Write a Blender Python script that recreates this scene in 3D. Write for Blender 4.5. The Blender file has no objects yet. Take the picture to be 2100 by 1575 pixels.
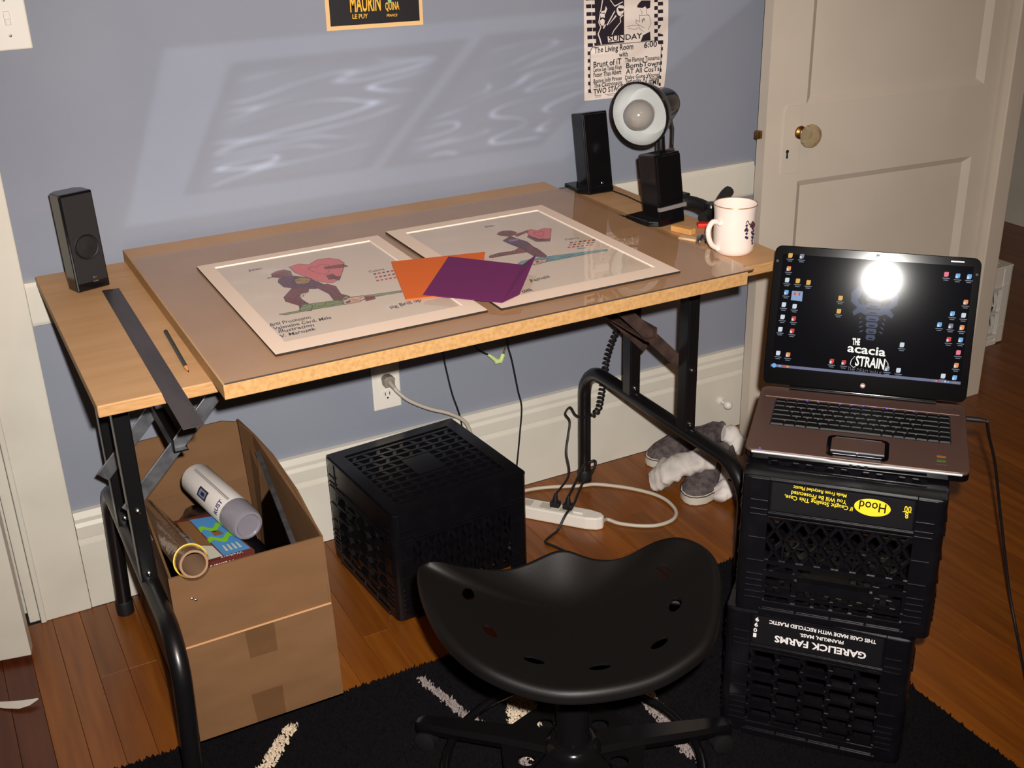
import bpy, math, random
import numpy as np
from mathutils import Vector, Matrix, noise
random.seed(7); rng = np.random.default_rng(7)
S = bpy.context.scene; COL = S.collection
MAT1 = [('pink',[(0.9889, -0.3246),(1.0114, -0.3157),(1.0262, -0.3308),(1.0497, -0.3104),(1.0724, -0.3128),(1.0853, -0.3328),(1.0865, -0.3571),(1.0732, -0.3889),(1.0481, -0.4395),(1.0286, -0.4539),(1.0145, -0.4399),(1.0012, -0.4047),(0.989, -0.3642)]),('rust',[(0.9489, -0.3446),(0.9612, -0.3356),(0.9763, -0.3338),(0.984, -0.3499),(0.9777, -0.3792),(0.9657, -0.3771),(0.9537, -0.3751),(0.9445, -0.3639)]),('plum',[(0.9523, -0.3796),(0.9739, -0.3713),(0.9974, -0.397),(1.0093, -0.4366),(1.0136, -0.4604),(0.9923, -0.4678),(0.9666, -0.4519),(0.9462, -0.4288),(0.9453, -0.3968)]),('maroon',[(0.9577, -0.4412),(0.9863, -0.4486),(0.975, -0.4775),(0.9608, -0.4788),(0.9528, -0.4938),(0.9547, -0.5244),(0.9593, -0.5464),(0.9501, -0.569),(0.9329, -0.563),(0.9395, -0.5342),(0.926, -0.5018),(0.93, -0.4797)]),('maroon',[(0.9941, -0.4534),(1.0192, -0.4534),(1.0276, -0.4743),(1.0216, -0.5165),(1.031, -0.5373),(1.0188, -0.5494),(0.9999, -0.5426),(1.0039, -0.5056),(0.9974, -0.471)]),('green',[(0.8969, -0.5566),(0.9317, -0.5577),(0.9457, -0.5333),(1.0113, -0.5448),(1.0262, -0.5294),(1.0301, -0.5437),(1.1189, -0.5568),(1.1168, -0.5656),(1.0692, -0.563),(1.0268, -0.5689),(1.0051, -0.5699),(0.9526, -0.5659),(0.9057, -0.5657)]),('skin',[(1.0123, -0.5503),(1.0295, -0.5413),(1.0513, -0.545),(1.0558, -0.5576),(1.0342, -0.5735),(1.0076, -0.5715)]),('rust',[(1.0523, -0.5505),(1.0689, -0.5558),(1.0651, -0.5732),(1.0456, -0.5758)]),('gold',[(0.9745, -0.3989),(0.9895, -0.392),(1.0036, -0.4117),(0.99, -0.4331),(0.9707, -0.4252)]),('rust',[(1.0335, -0.4086),(1.0459, -0.4054),(1.0464, -0.4221),(1.053, -0.4262),(1.0437, -0.4474),(1.039, -0.4338),(1.0296, -0.4333)]),('rust',[(1.0456, -0.3602),(1.0814, -0.362),(1.0863, -0.3801),(1.0745, -0.3807),(1.0444, -0.3731)]),('ink',[(0.9352, -0.3635),(0.9489, -0.3601),(0.9477, -0.3637),(0.9346, -0.3675)]),('ink',[(1.0144, -0.5613),(1.0241, -0.5557),(1.023, -0.5627),(1.0146, -0.5672)]),('navy',[(1.1113, -0.4441),(1.1166, -0.4441),(1.1143, -0.4515),(1.1091, -0.4515)]),('red',[(1.1198, -0.4444),(1.1251, -0.4444),(1.1228, -0.4518),(1.1175, -0.4518)]),('rust',[(1.1282, -0.4447),(1.1335, -0.4447),(1.1312, -0.4521),(1.1259, -0.4521)]),('navy',[(1.1367, -0.445),(1.142, -0.445),(1.1397, -0.4524),(1.1344, -0.4524)]),('red',[(1.1452, -0.4453),(1.1506, -0.4453),(1.1482, -0.4528),(1.1429, -0.4528)]),('red',[(1.1065, -0.463),(1.1117, -0.463),(1.1095, -0.4703),(1.1043, -0.4702)]),('rust',[(1.1149, -0.4633),(1.1201, -0.4633),(1.1178, -0.4706),(1.1126, -0.4706)]),('navy',[(1.1233, -0.4636),(1.1285, -0.4636),(1.1262, -0.4709),(1.121, -0.4709)]),('red',[(1.1317, -0.464),(1.1369, -0.464),(1.1346, -0.4713),(1.1294, -0.4713)]),('rust',[(1.1401, -0.4643),(1.1454, -0.4643),(1.143, -0.4716),(1.1378, -0.4716)]),('red',[(1.1018, -0.4815),(1.1069, -0.4816),(1.1047, -0.4887),(1.0996, -0.4887)]),('red',[(1.1101, -0.4819),(1.1152, -0.4819),(1.113, -0.4891),(1.1078, -0.4891)]),('red',[(1.1184, -0.4823),(1.1236, -0.4823),(1.1213, -0.4895),(1.1161, -0.4894)]),('red',[(1.1267, -0.4826),(1.1319, -0.4826),(1.1296, -0.4898),(1.1244, -0.4898)]),('red',[(1.1351, -0.483),(1.1403, -0.483),(1.138, -0.4902),(1.1327, -0.4902)])]
MAT2 = [('pink',[(1.4755, -0.3597),(1.4871, -0.358),(1.4945, -0.3719),(1.5131, -0.3655),(1.5245, -0.3759),(1.4891, -0.435),(1.4724, -0.4387),(1.466, -0.4274),(1.4622, -0.396)]),('rust',[(1.4128, -0.3526),(1.4247, -0.3393),(1.4361, -0.3376),(1.4484, -0.3424),(1.4536, -0.3608),(1.4401, -0.3745),(1.4266, -0.3762),(1.4163, -0.3637)]),('plum',[(1.4042, -0.3953),(1.4309, -0.376),(1.4348, -0.4003),(1.4417, -0.4263),(1.4318, -0.4895),(1.4168, -0.48),(1.4095, -0.448),(1.4052, -0.4173)]),('lilac',[(1.4164, -0.3958),(1.4381, -0.3981),(1.4296, -0.41),(1.4123, -0.4076)]),('rust',[(1.4418, -0.3711),(1.4783, -0.3585),(1.4766, -0.3695),(1.4396, -0.3874)]),('rust',[(1.4652, -0.3905),(1.4672, -0.4253),(1.4903, -0.4328),(1.4805, -0.4481),(1.4571, -0.4361),(1.4562, -0.3994)]),('maroon',[(1.436, -0.4368),(1.4374, -0.4794),(1.4316, -0.5229),(1.4246, -0.5317),(1.4095, -0.5156),(1.4107, -0.4762)]),('rust',[(1.4126, -0.4499),(1.414, -0.485),(1.3759, -0.4811),(1.3528, -0.4798),(1.3368, -0.4802),(1.3338, -0.4744),(1.3403, -0.4653),(1.3631, -0.4596),(1.3926, -0.4647)]),('teal',[(1.3487, -0.548),(1.3756, -0.5268),(1.4042, -0.5253),(1.4303, -0.5287),(1.5489, -0.5501),(1.5447, -0.5583),(1.5077, -0.5564),(1.4388, -0.5563),(1.3959, -0.5549),(1.3594, -0.5572)]),('skin',[(1.3838, -0.5409),(1.4058, -0.5368),(1.4222, -0.5432),(1.4113, -0.5557),(1.3843, -0.5616)]),('ink',[(1.3961, -0.5436),(1.4032, -0.5416),(1.402, -0.5473),(1.3955, -0.5483)]),('rust',[(1.5113, -0.4734),(1.5171, -0.4742),(1.5132, -0.4816),(1.5074, -0.4808)]),('orange',[(1.5202, -0.4755),(1.526, -0.4763),(1.522, -0.4837),(1.5162, -0.4829)]),('navy',[(1.5291, -0.4776),(1.5349, -0.4784),(1.5309, -0.4858),(1.5251, -0.485)]),('rust',[(1.538, -0.4797),(1.5438, -0.4805),(1.5398, -0.488),(1.534, -0.4871)]),('orange',[(1.5469, -0.4818),(1.5527, -0.4826),(1.5487, -0.4901),(1.5428, -0.4892)]),('navy',[(1.5558, -0.4839),(1.5617, -0.4848),(1.5576, -0.4922),(1.5517, -0.4913)]),('orange',[(1.5017, -0.4856),(1.5074, -0.4864),(1.5036, -0.4938),(1.4978, -0.4929)]),('navy',[(1.5105, -0.4877),(1.5163, -0.4885),(1.5124, -0.4959),(1.5066, -0.495)]),('rust',[(1.5193, -0.4898),(1.5251, -0.4906),(1.5212, -0.498),(1.5154, -0.4971)]),('orange',[(1.5281, -0.4919),(1.5339, -0.4927),(1.53, -0.5001),(1.5242, -0.4992)]),('navy',[(1.537, -0.494),(1.5428, -0.4948),(1.5388, -0.5022),(1.533, -0.5013)]),('rust',[(1.5459, -0.4961),(1.5517, -0.497),(1.5477, -0.5043),(1.5419, -0.5034)]),('red',[(1.4922, -0.4976),(1.4979, -0.4985),(1.4941, -0.5057),(1.4884, -0.5049)]),('red',[(1.5009, -0.4997),(1.5066, -0.5006),(1.5028, -0.5078),(1.4971, -0.507)]),('red',[(1.5097, -0.5018),(1.5154, -0.5027),(1.5115, -0.5099),(1.5058, -0.5091)]),('red',[(1.5185, -0.5039),(1.5242, -0.5048),(1.5203, -0.512),(1.5146, -0.5112)]),('red',[(1.5273, -0.506),(1.533, -0.5069),(1.5291, -0.5141),(1.5233, -0.5133)]),('red',[(1.5361, -0.5081),(1.5418, -0.509),(1.5379, -0.5162),(1.5321, -0.5154)]),('teal',[(1.5038, -0.5146),(1.5212, -0.5202),(1.5183, -0.5252),(1.5008, -0.5196)])]
FLYER = [('ink',[(1.8456, 1.1918),(1.9333, 1.1853),(1.9348, 1.0877),(1.8541, 1.0879),(1.8503, 1.1047)]),('ink',[(1.8304, 1.1972),(1.844, 1.1968),(1.8444, 1.1885),(1.8307, 1.1889)]),('ink',[(1.8313, 1.1803),(1.8449, 1.1799),(1.8453, 1.1715),(1.8316, 1.172)]),('ink',[(1.8322, 1.1634),(1.8459, 1.1629),(1.8462, 1.1545),(1.8325, 1.155)]),('ink',[(1.8331, 1.1463),(1.8468, 1.1458),(1.8472, 1.1374),(1.8334, 1.1379)]),('ink',[(1.834, 1.1292),(1.8477, 1.1286),(1.8481, 1.1201),(1.8343, 1.1207)]),('ink',[(1.8349, 1.1119),(1.8487, 1.1113),(1.8491, 1.1028),(1.8352, 1.1034)]),('ink',[(1.8358, 1.0946),(1.8496, 1.094),(1.85, 1.0854),(1.8361, 1.0861)]),('ink',[(1.8354, 1.0764),(1.842, 1.0761),(1.8424, 1.0681),(1.8358, 1.0681)]),('ink',[(1.8358, 1.0594),(1.8424, 1.059),(1.8428, 1.051),(1.8361, 1.051)]),('ink',[(1.8362, 1.0423),(1.8428, 1.0419),(1.8431, 1.0338),(1.8365, 1.0339)]),('ink',[(1.8365, 1.0251),(1.8432, 1.0247),(1.8435, 1.0166),(1.8369, 1.0166)]),('ink',[(1.8369, 1.0078),(1.8436, 1.0074),(1.8439, 0.9992),(1.8373, 0.9993)]),('ink',[(1.8373, 0.9904),(1.8439, 0.99),(1.8443, 0.9818),(1.8377, 0.9819)]),('ink',[(2.0261, 1.1883),(2.0404, 1.188),(2.0413, 1.1796),(2.0267, 1.1801)]),('ink',[(2.016, 1.1971),(2.0259, 1.1968),(2.0261, 1.1882),(2.0162, 1.1884)]),('ink',[(2.0266, 1.1711),(2.041, 1.1708),(2.0418, 1.1623),(2.0273, 1.1628)]),('ink',[(2.0165, 1.1799),(2.0264, 1.1797),(2.0266, 1.171),(2.0167, 1.1713)]),('ink',[(2.0271, 1.1538),(2.0415, 1.1535),(2.0424, 1.145),(2.0278, 1.1455)]),('ink',[(2.017, 1.1627),(2.0269, 1.1624),(2.0271, 1.1537),(2.0172, 1.154)]),('ink',[(2.0277, 1.1365),(2.0421, 1.1361),(2.0429, 1.1275),(2.0283, 1.1281)]),('ink',[(2.0174, 1.1454),(2.0274, 1.1451),(2.0277, 1.1363),(2.0177, 1.1366)]),('ink',[(2.0282, 1.119),(2.0427, 1.1185),(2.0435, 1.1099),(2.0288, 1.1106)]),('ink',[(2.0179, 1.128),(2.0279, 1.1276),(2.0282, 1.1188),(2.0182, 1.1192)]),('ink',[(2.0287, 1.1014),(2.0432, 1.1009),(2.0441, 1.0923),(2.0293, 1.0929)]),('ink',[(2.0184, 1.1105),(2.0284, 1.1101),(2.0287, 1.1012),(2.0187, 1.1016)]),('ink',[(2.0292, 1.0837),(2.0438, 1.0832),(2.0447, 1.0745),(2.0299, 1.0752)]),('ink',[(2.0189, 1.0929),(2.029, 1.0925),(2.0292, 1.0836),(2.0192, 1.084)]),('ink',[(2.0385, 1.0677),(2.0433, 1.0676),(2.0436, 1.0597),(2.0381, 1.0598)]),('ink',[(2.0374, 1.0514),(2.0423, 1.0512),(2.0425, 1.0433),(2.0371, 1.0435)]),('ink',[(2.0364, 1.035),(2.0412, 1.0349),(2.0415, 1.0269),(2.036, 1.0271)]),('ink',[(2.0353, 1.0186),(2.0402, 1.0184),(2.0404, 1.0104),(2.035, 1.0106)]),('ink',[(2.0342, 1.002),(2.0391, 1.0019),(2.0394, 0.9938),(2.0339, 0.9941)]),('ink',[(2.0332, 0.9854),(2.0381, 0.9852),(2.0383, 0.9772),(2.0328, 0.9774)]),('paper',[(1.8444, 1.205),(1.853, 1.2046),(1.8534, 1.1961),(1.8447, 1.1964)]),('paper',[(1.8451, 1.1881),(1.8538, 1.1878),(1.8541, 1.1792),(1.8455, 1.1795)]),('paper',[(1.8458, 1.1712),(1.8545, 1.1708),(1.8549, 1.1622),(1.8462, 1.1625)]),('paper',[(1.8466, 1.1542),(1.8553, 1.1538),(1.8557, 1.1451),(1.847, 1.1455)]),('paper',[(1.8474, 1.1371),(1.8561, 1.1366),(1.8565, 1.1279),(1.8477, 1.1283)]),('paper',[(1.8481, 1.1198),(1.8569, 1.1194),(1.8573, 1.1106),(1.8485, 1.1111)]),('paper',[(1.8489, 1.1025),(1.8577, 1.1021),(1.8581, 1.0932),(1.8493, 1.0937)]),('paper',[(1.8737, 1.1867),(1.8764, 1.1865),(1.872, 1.1646),(1.8667, 1.138),(1.8722, 1.127),(1.865, 1.1125),(1.8696, 1.103),(1.8743, 1.0873),(1.8715, 1.0873),(1.8659, 1.1033),(1.8622, 1.1127),(1.8695, 1.1272),(1.8639, 1.1382),(1.8693, 1.1648)]),('paper',[(1.8665, 1.1605),(1.8811, 1.1638),(1.8838, 1.1733),(1.8875, 1.1663),(1.883, 1.1562),(1.8684, 1.1581)]),('paper',[(1.8702, 1.1587),(1.8812, 1.1586),(1.8812, 1.1473),(1.8739, 1.1494),(1.8703, 1.1479)]),('paper',[(1.8685, 1.1424),(1.8758, 1.1463),(1.8813, 1.1413),(1.8795, 1.1309),(1.8731, 1.1299),(1.8689, 1.1363)]),('paper',[(1.8859, 1.1311),(1.9077, 1.1618),(1.9087, 1.1587),(1.8887, 1.1299)]),('paper',[(1.8906, 1.1297),(1.9106, 1.151),(1.9134, 1.1485),(1.8924, 1.1311)]),('paper',[(1.9132, 1.1658),(1.9196, 1.1721),(1.9307, 1.1705),(1.9346, 1.1627),(1.9301, 1.1525),(1.9227, 1.147),(1.9162, 1.1513),(1.9127, 1.1599)]),('paper',[(1.8946, 1.1852),(1.8974, 1.185),(1.9076, 1.1723),(1.9287, 1.1797),(1.9306, 1.178),(1.9077, 1.1693)]),('paper',[(1.9292, 1.1503),(1.932, 1.1486),(1.9237, 1.1432),(1.9257, 1.1347),(1.9073, 1.1164),(1.9019, 1.1078),(1.9, 1.1087),(1.9055, 1.1181),(1.9234, 1.1348),(1.9215, 1.1438)]),('paper',[(1.8759, 1.1267),(1.8832, 1.1336),(1.8841, 1.1305),(1.8787, 1.1227)]),('paper',[(1.8889, 1.1051),(1.9846, 1.1044),(1.9848, 1.0928),(1.8909, 1.0919)]),('ink',[(1.916, 1.1664),(1.9327, 1.1636),(1.9318, 1.1584),(1.9272, 1.1595),(1.9254, 1.1574),(1.9188, 1.1594)]),('ink',[(1.969, 1.1668),(1.9736, 1.1725),(1.981, 1.178),(2.0056, 1.1762),(2.005, 1.1603),(1.9966, 1.1579),(1.9907, 1.1644),(1.9851, 1.1611),(1.97, 1.163)]),('ink',[(1.9866, 1.0996),(2.0065, 1.1064),(2.008, 1.0861),(1.9802, 1.0855)]),('ink',[(1.9236, 1.153),(1.9282, 1.1534),(1.9282, 1.1519),(1.924, 1.1518)]),('ink',[(1.9772, 1.1592),(1.9831, 1.1511),(1.9839, 1.1515),(1.978, 1.1595)]),('ink',[(1.983, 1.1515),(1.9812, 1.147),(1.9821, 1.1467),(1.9839, 1.1511)]),('ink',[(1.9942, 1.1581),(1.9945, 1.1474),(1.9954, 1.1473),(1.9951, 1.158)]),('ink',[(1.9947, 1.1471),(2.0024, 1.1419),(2.0029, 1.1424),(1.9952, 1.1476)]),('ink',[(1.9756, 1.1466),(1.9759, 1.1305),(1.9769, 1.1305),(1.9765, 1.1465)]),('ink',[(1.9766, 1.1308),(1.9661, 1.1363),(1.9657, 1.1356),(1.9762, 1.1302)]),('ink',[(1.9654, 1.1359),(1.9665, 1.1282),(1.9675, 1.1282),(1.9664, 1.1359)]),('ink',[(1.9668, 1.1279),(1.9898, 1.1152),(1.9902, 1.1159),(1.9672, 1.1285)]),('ink',[(1.9761, 1.1446),(2.0027, 1.1433),(2.0026, 1.1441),(1.976, 1.1454)]),('ink',[(2.0022, 1.1436),(2.0084, 1.1247),(2.0093, 1.1248),(2.0031, 1.1437)]),('ink',[(2.0084, 1.1249),(2.0002, 1.1102),(2.0011, 1.1098),(2.0093, 1.1246)]),('ink',[(1.9428, 1.1222),(1.9597, 1.1246),(1.9594, 1.1254),(1.9425, 1.123)]),('ink',[(1.9595, 1.1246),(1.9746, 1.1218),(1.9747, 1.1226),(1.9596, 1.1254)]),('ink',[(1.9455, 1.1182),(1.9634, 1.1143),(1.9636, 1.1151),(1.9456, 1.1189)]),('ink',[(1.9637, 1.1143),(1.9731, 1.1166),(1.9727, 1.1174),(1.9633, 1.1151)]),('ink',[(1.9743, 1.1213),(1.9782, 1.1133),(1.9791, 1.1135),(1.9751, 1.1215)]),('ink',[(1.9784, 1.1131),(1.989, 1.1061),(1.9896, 1.1066),(1.9789, 1.1137)]),('ink',[(1.9829, 1.1361),(1.9831, 1.1284),(1.985, 1.1283),(1.9848, 1.1359)]),('ink',[(1.9843, 1.1346),(1.9899, 1.1364),(1.9891, 1.1377),(1.9835, 1.1359)]),('ink',[(1.9886, 1.1372),(1.9878, 1.1312),(1.9895, 1.1309),(1.9903, 1.1369)]),('ink',[(1.8459, 0.9802),(1.8431, 0.9915),(1.8415, 0.9913),(1.8443, 0.9801)]),('ink',[(1.8431, 0.9913),(1.843, 1.0749),(1.8414, 1.0751),(1.8414, 0.9915)]),('ink',[(1.8429, 1.0747),(1.8475, 1.0834),(1.846, 1.0841),(1.8414, 1.0753)]),('ink',[(1.8471, 1.0831),(1.8563, 1.0865),(1.8555, 1.0878),(1.8463, 1.0844)]),('ink',[(1.856, 1.0865),(2.0255, 1.0831),(2.0253, 1.0845),(1.8558, 1.0878)]),('ink',[(2.0251, 1.0831),(2.0349, 1.0799),(2.0354, 1.0812),(2.0256, 1.0844)]),('ink',[(2.0343, 1.0804),(2.0381, 1.0722),(2.0397, 1.0725),(2.036, 1.0807)]),('ink',[(2.038, 1.0725),(2.0362, 1.0188),(2.0379, 1.0186),(2.0398, 1.0723)]),('ink',[(2.0362, 1.0189),(2.0275, 0.9814),(2.0293, 0.9809),(2.0379, 1.0185)]),('ink',[(1.8545, 0.973),(1.8732, 0.9725),(1.873, 0.9737),(1.8543, 0.9741)]),('ink',[(1.8563, 0.9697),(1.8713, 0.9692),(1.8712, 0.9701),(1.8562, 0.9707)]),('ink',[(1.8844, 0.973),(1.9185, 0.9716),(1.9184, 0.9726),(1.8843, 0.9739)]),('ink',[(1.8901, 0.9692),(1.9128, 0.9688),(1.9127, 0.9696),(1.89, 0.97)])]
FLYER_OUT = [(1.8275, 0.9647),(1.86, 0.9639),(1.9129, 0.9624),(1.9704, 0.9616),(2.0483, 0.975),(2.0538, 1.017),(2.0581, 1.0801),(2.0576, 1.1347),(2.0553, 1.1733)]
POSTER = [(1.2144, 1.1748),(1.4293, 1.17),(1.4311, 1.2196),(1.2177, 1.2354)]
POSTER_IN = [(1.223, 1.183),(1.4215, 1.1787),(1.4228, 1.2202),(1.226, 1.2348)]
POSTER_T = [(1.3507, 1.2256),(1.3601, 1.2249),(1.3597, 1.2195),(1.3523, 1.2197)]
TEXTS = [('m1','Brill Procession',[0.868, -0.604, 0.8012],[0.9385, -0.603, 0.8012], 0.011),('m1','Valentine Card, Male',[0.8699, -0.6233, 0.8012],[0.9676, -0.6227, 0.8012], 0.011),('m1','Illustration',[0.8708, -0.6401, 0.8012],[0.9315, -0.6404, 0.8012], 0.011),('m1','V. Marozek',[0.8695, -0.6602, 0.8012],[0.929, -0.6586, 0.8012], 0.011),('m1','Colors',[1.1073, -0.436, 0.8012],[1.138, -0.4352, 0.8012], 0.008),('m1','Sean',[0.9163, -0.3097, 0.8012],[0.9426, -0.307, 0.8012], 0.009),('m1','sig Brill up',[1.0688, -0.6328, 0.8012],[1.1301, -0.6251, 0.8012], 0.012),('m2','Stan',[1.414, -0.2975, 0.8012],[1.4377, -0.2971, 0.8012], 0.009),('m2','Colors',[1.5106, -0.4601, 0.8012],[1.5389, -0.4623, 0.8012], 0.008),('m2',',Female',[1.3328, -0.6407, 0.8012],[1.3783, -0.6338, 0.8012], 0.011),('m2','osek',[1.2971, -0.6808, 0.8012],[1.3189, -0.6799, 0.8012], 0.013),('fl','SUNDAY',[1.8918, 0.0, 1.0934],[1.9839, 0.0, 1.0929], 0.012),('fl','The Living Room',[1.8523, 0.0, 1.071],[1.9596, 0.0, 1.071], 0.013),('fl','6:00',[1.9892, 0.0, 1.0706],[2.0258, 0.0, 1.0704], 0.013),('fl','with',[1.9202, 0.0, 1.0561],[1.9447, 0.0, 1.0558], 0.011),('fl','Brunt of iT',[1.8509, 0.0, 1.0388],[1.927, 0.0, 1.0398], 0.013),('fl','Lenox Lee Texas Kings',[1.8509, 0.0, 1.0287],[1.9281, 0.0, 1.0288], 0.009),('fl','Fatter Than Albert',[1.8509, 0.0, 1.0163],[1.9273, 0.0, 1.0171], 0.01),('fl','Boston Jolly Pirates',[1.851, 0.0, 1.003],[1.9285, 0.0, 1.0028], 0.009),('fl','The Castronauts',[1.8516, 0.0, 0.992],[1.9305, 0.0, 0.9923], 0.01),('fl','The Flaming Tsunamis',[1.9364, 0.0, 1.042],[2.0335, 0.0, 1.0397], 0.01),('fl','BombTown',[1.9404, 0.0, 1.0283],[2.0339, 0.0, 1.0262], 0.011),('fl','AT All CosTs',[1.9397, 0.0, 1.015],[2.0333, 0.0, 1.0135], 0.011),('fl','Dalys Gone Wrong',[1.938, 0.0, 1.0026],[2.0317, 0.0, 1.0009], 0.009),('fl','Saturday AT Nine',[1.9401, 0.0, 0.9928],[2.03, 0.0, 0.993], 0.009),('fl','TWO STAGES OF MAYHEM!!',[1.851, 0.0, 0.9771],[2.0323, 0.0, 0.9823], 0.012),('po','MAURIN',[1.2679, 0.0, 1.2085],[1.3351, 0.0, 1.2069], 0.031),('po','QUINA',[1.3451, 0.0, 1.2061],[1.3764, 0.0, 1.2055], 0.015),('po','LE PUY',[1.2713, 0.0, 1.1946],[1.3051, 0.0, 1.1933], 0.0085),('po','FRANCE',[1.3466, 0.0, 1.193],[1.3713, 0.0, 1.1916], 0.005)]
SEAT = [(1.0649, -1.2594, 0.445),(1.0123, -1.2152, 0.445),(0.9684, -1.1517, 0.455),(0.9542, -1.0728, 0.46),(0.9611, -0.9882, 0.47),(0.9801, -0.9218, 0.475),(0.9958, -0.9173, 0.48),(1.0209, -0.9208, 0.472),(1.0522, -0.9219, 0.455),(1.1121, -0.9416, 0.44),(1.1523, -0.9572, 0.445),(1.2029, -0.9737, 0.45),(1.2367, -0.9943, 0.445),(1.2913, -1.007, 0.44),(1.3474, -1.0179, 0.46),(1.3723, -1.0503, 0.48),(1.3859, -1.0977, 0.485),(1.3722, -1.1497, 0.485),(1.3397, -1.1991, 0.475),(1.2785, -1.2657, 0.465),(1.2233, -1.2841, 0.455),(1.1552, -1.2841, 0.445)]
SEATC = (1.1729, -1.0544, 0.412)
HOLES = [(1.3246, -1.0838, 0.455),(1.0332, -0.9735, 0.45),(1.0241, -1.0671, 0.437),(1.2944, -1.161, 0.45),(1.2248, -1.2204, 0.44),(1.0508, -1.1556, 0.433),(1.1255, -1.2161, 0.433)]
STRIPES = [('beige',[(0.8018, -0.6146),(0.8298, -0.6195),(0.7386, -0.7224),(0.7141, -0.7086)]),('grey',[(1.0696, -0.6031),(1.0886, -0.6104),(1.1473, -0.8597),(1.1631, -0.9607),(1.1443, -0.9501),(1.1227, -0.8488)]),('beige',[(1.2253, -0.6844),(1.2832, -0.7138),(1.2106, -0.8713),(1.1826, -0.9436),(1.1456, -0.9013),(1.1714, -0.8232)]),('grey',[(1.4278, -0.8506),(1.4622, -0.855),(1.4476, -0.9713),(1.4252, -1.0799),(1.4095, -1.0425)])]
VERT = [(0.40586, -2.37768, 1.49722),(0.88535, -0.46417, -0.0264),(0.21324, 0.35497, 0.91023),(0.41313, 0.81151, -0.41326)]
F = 2399.377766829583
LAP = {'o': (1.6666, -1.1283, 0.5771), 'R': (0.7046, -0.7096, 0.0), 'F': (0.7096, 0.7046, 0.0), 'up': (0.2392, 0.2375, 0.9415), 'bl': (1.7196, -0.8241, 0.5811), 'lh': 0.2609}
ICONS = [(0.0283, 0.2433, 'gold'),(0.049, 0.2432, 'grey'),(0.0277, 0.2192, 'orange'),(0.0268, 0.198, 'white'),(0.0461, 0.1979, 'gold'),(0.0653, 0.1964, 'gold'),(0.0276, 0.1754, 'blue'),(0.0253, 0.1525, 'white'),(0.0448, 0.1511, 'white'),(0.0252, 0.1297, 'white'),(0.0455, 0.1284, 'red'),(0.0233, 0.1067, 'white'),(0.0448, 0.1056, 'red'),(0.0237, 0.0625, 'white'),(0.0417, 0.0612, 'orange'),(0.1245, 0.1726, 'gold'),(0.124, 0.1486, 'gold'),(0.2391, 0.0977, 'white'),(0.1207, 0.0566, 'red'),(0.142, 0.0565, 'red'),(0.2184, 0.0526, 'grey'),(0.2377, 0.0515, 'white'),(0.3004, 0.229, 'pink'),(0.3197, 0.2276, 'blue'),(0.3388, 0.2276, 'blue'),(0.3377, 0.1826, 'orange'),(0.3179, 0.1606, 'blue'),(0.3366, 0.1592, 'white'),(0.2984, 0.1393, 'blue'),(0.3175, 0.1386, 'grey'),(0.3362, 0.1374, 'orange'),(0.3167, 0.1146, 'red'),(0.3364, 0.1155, 'blue'),(0.335, 0.0928, 'pink'),(0.3339, 0.0698, 'orange'),(0.3141, 0.0488, 'white'),(0.3335, 0.0478, 'blue')]
LIDP = {'hi': [(0.0376, 0.1792),(0.057, 0.1792),(0.057, 0.1611),(0.0369, 0.1619)], 'task': [(0.0131, 0.0422),(0.3442, 0.0303),(0.3441, 0.0256),(0.0126, 0.0372)], 'act': [(0.0148, 0.2544),(0.3536, 0.2359),(0.3462, 0.0241),(0.0106, 0.0337)], 'the': [(0.153, 0.0906),(0.1665, 0.0907)], 'aca': [(0.1457, 0.077),(0.2124, 0.0744)], 'st': [(0.1616, 0.0536),(0.2128, 0.0514)], 'dw': [(0.1492, 0.0422),(0.2098, 0.0389)], 'spine0': [(0.185, 0.1834)], 'spine1': [(0.1822, 0.0939)], 'hp': [(0.1791, 0.0172)], 'cam': [(0.1878, 0.253)], 'glow': [(0.0176, 0.0175),(0.3489, 0.0067)]}
CTX = [('hood', 'If Caught Stealing This Case,',(0.0187, 0.5117),(-0.0904, 0.5176), 0.0075),('hood', 'You Will Be Prosecuted',(0.0079, 0.5223),(-0.0801, 0.5267), 0.0075),('hood', 'Made From Recycled Plastic',(0.0068, 0.5349),(-0.0773, 0.5382), 0.006),('hood', 'Hood',(0.0694, 0.5167),(0.0279, 0.5179), 0.016),('hood', '8',(0.1037, 0.5126),(0.0986, 0.5122), 0.011),('hood', '00',(0.1075, 0.5238),(0.0965, 0.5236), 0.011),('hood', '_oval',(0.0765, 0.526),(0.0199, 0.5201), 0.036),('hood', '_bar',(0.108, 0.5221),(0.0947, 0.5217), 0.001),('hood', '_label',(-0.1114, 0.5504),(0.1223, 0.5474), 0.06),('hood', '_label2',(-0.1077, 0.4928),(0.1209, 0.4918), 0.06),('gar', 'GARELICK FARMS',(0.0839, 0.2285),(-0.071, 0.2274), 0.013),('gar', 'FRANKLIN, MASS.',(0.0447, 0.25),(-0.0289, 0.2487), 0.0065),('gar', 'THIS CASE MADE WITH RECYCLED PLASTIC',(0.0969, 0.2636),(-0.0819, 0.2634), 0.007),('gar', '1',(-0.1025, 0.2292),(-0.1082, 0.2292), 0.008),('gar', '0',(-0.102, 0.2399),(-0.1083, 0.2398), 0.008),('gar', '9',(-0.1009, 0.2518),(-0.1072, 0.2517), 0.008),('gar', '9',(-0.0997, 0.2631),(-0.1061, 0.2632), 0.008),('gar', '_label',(-0.1134, 0.2799),(0.13, 0.2797), 0.06)]

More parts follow.
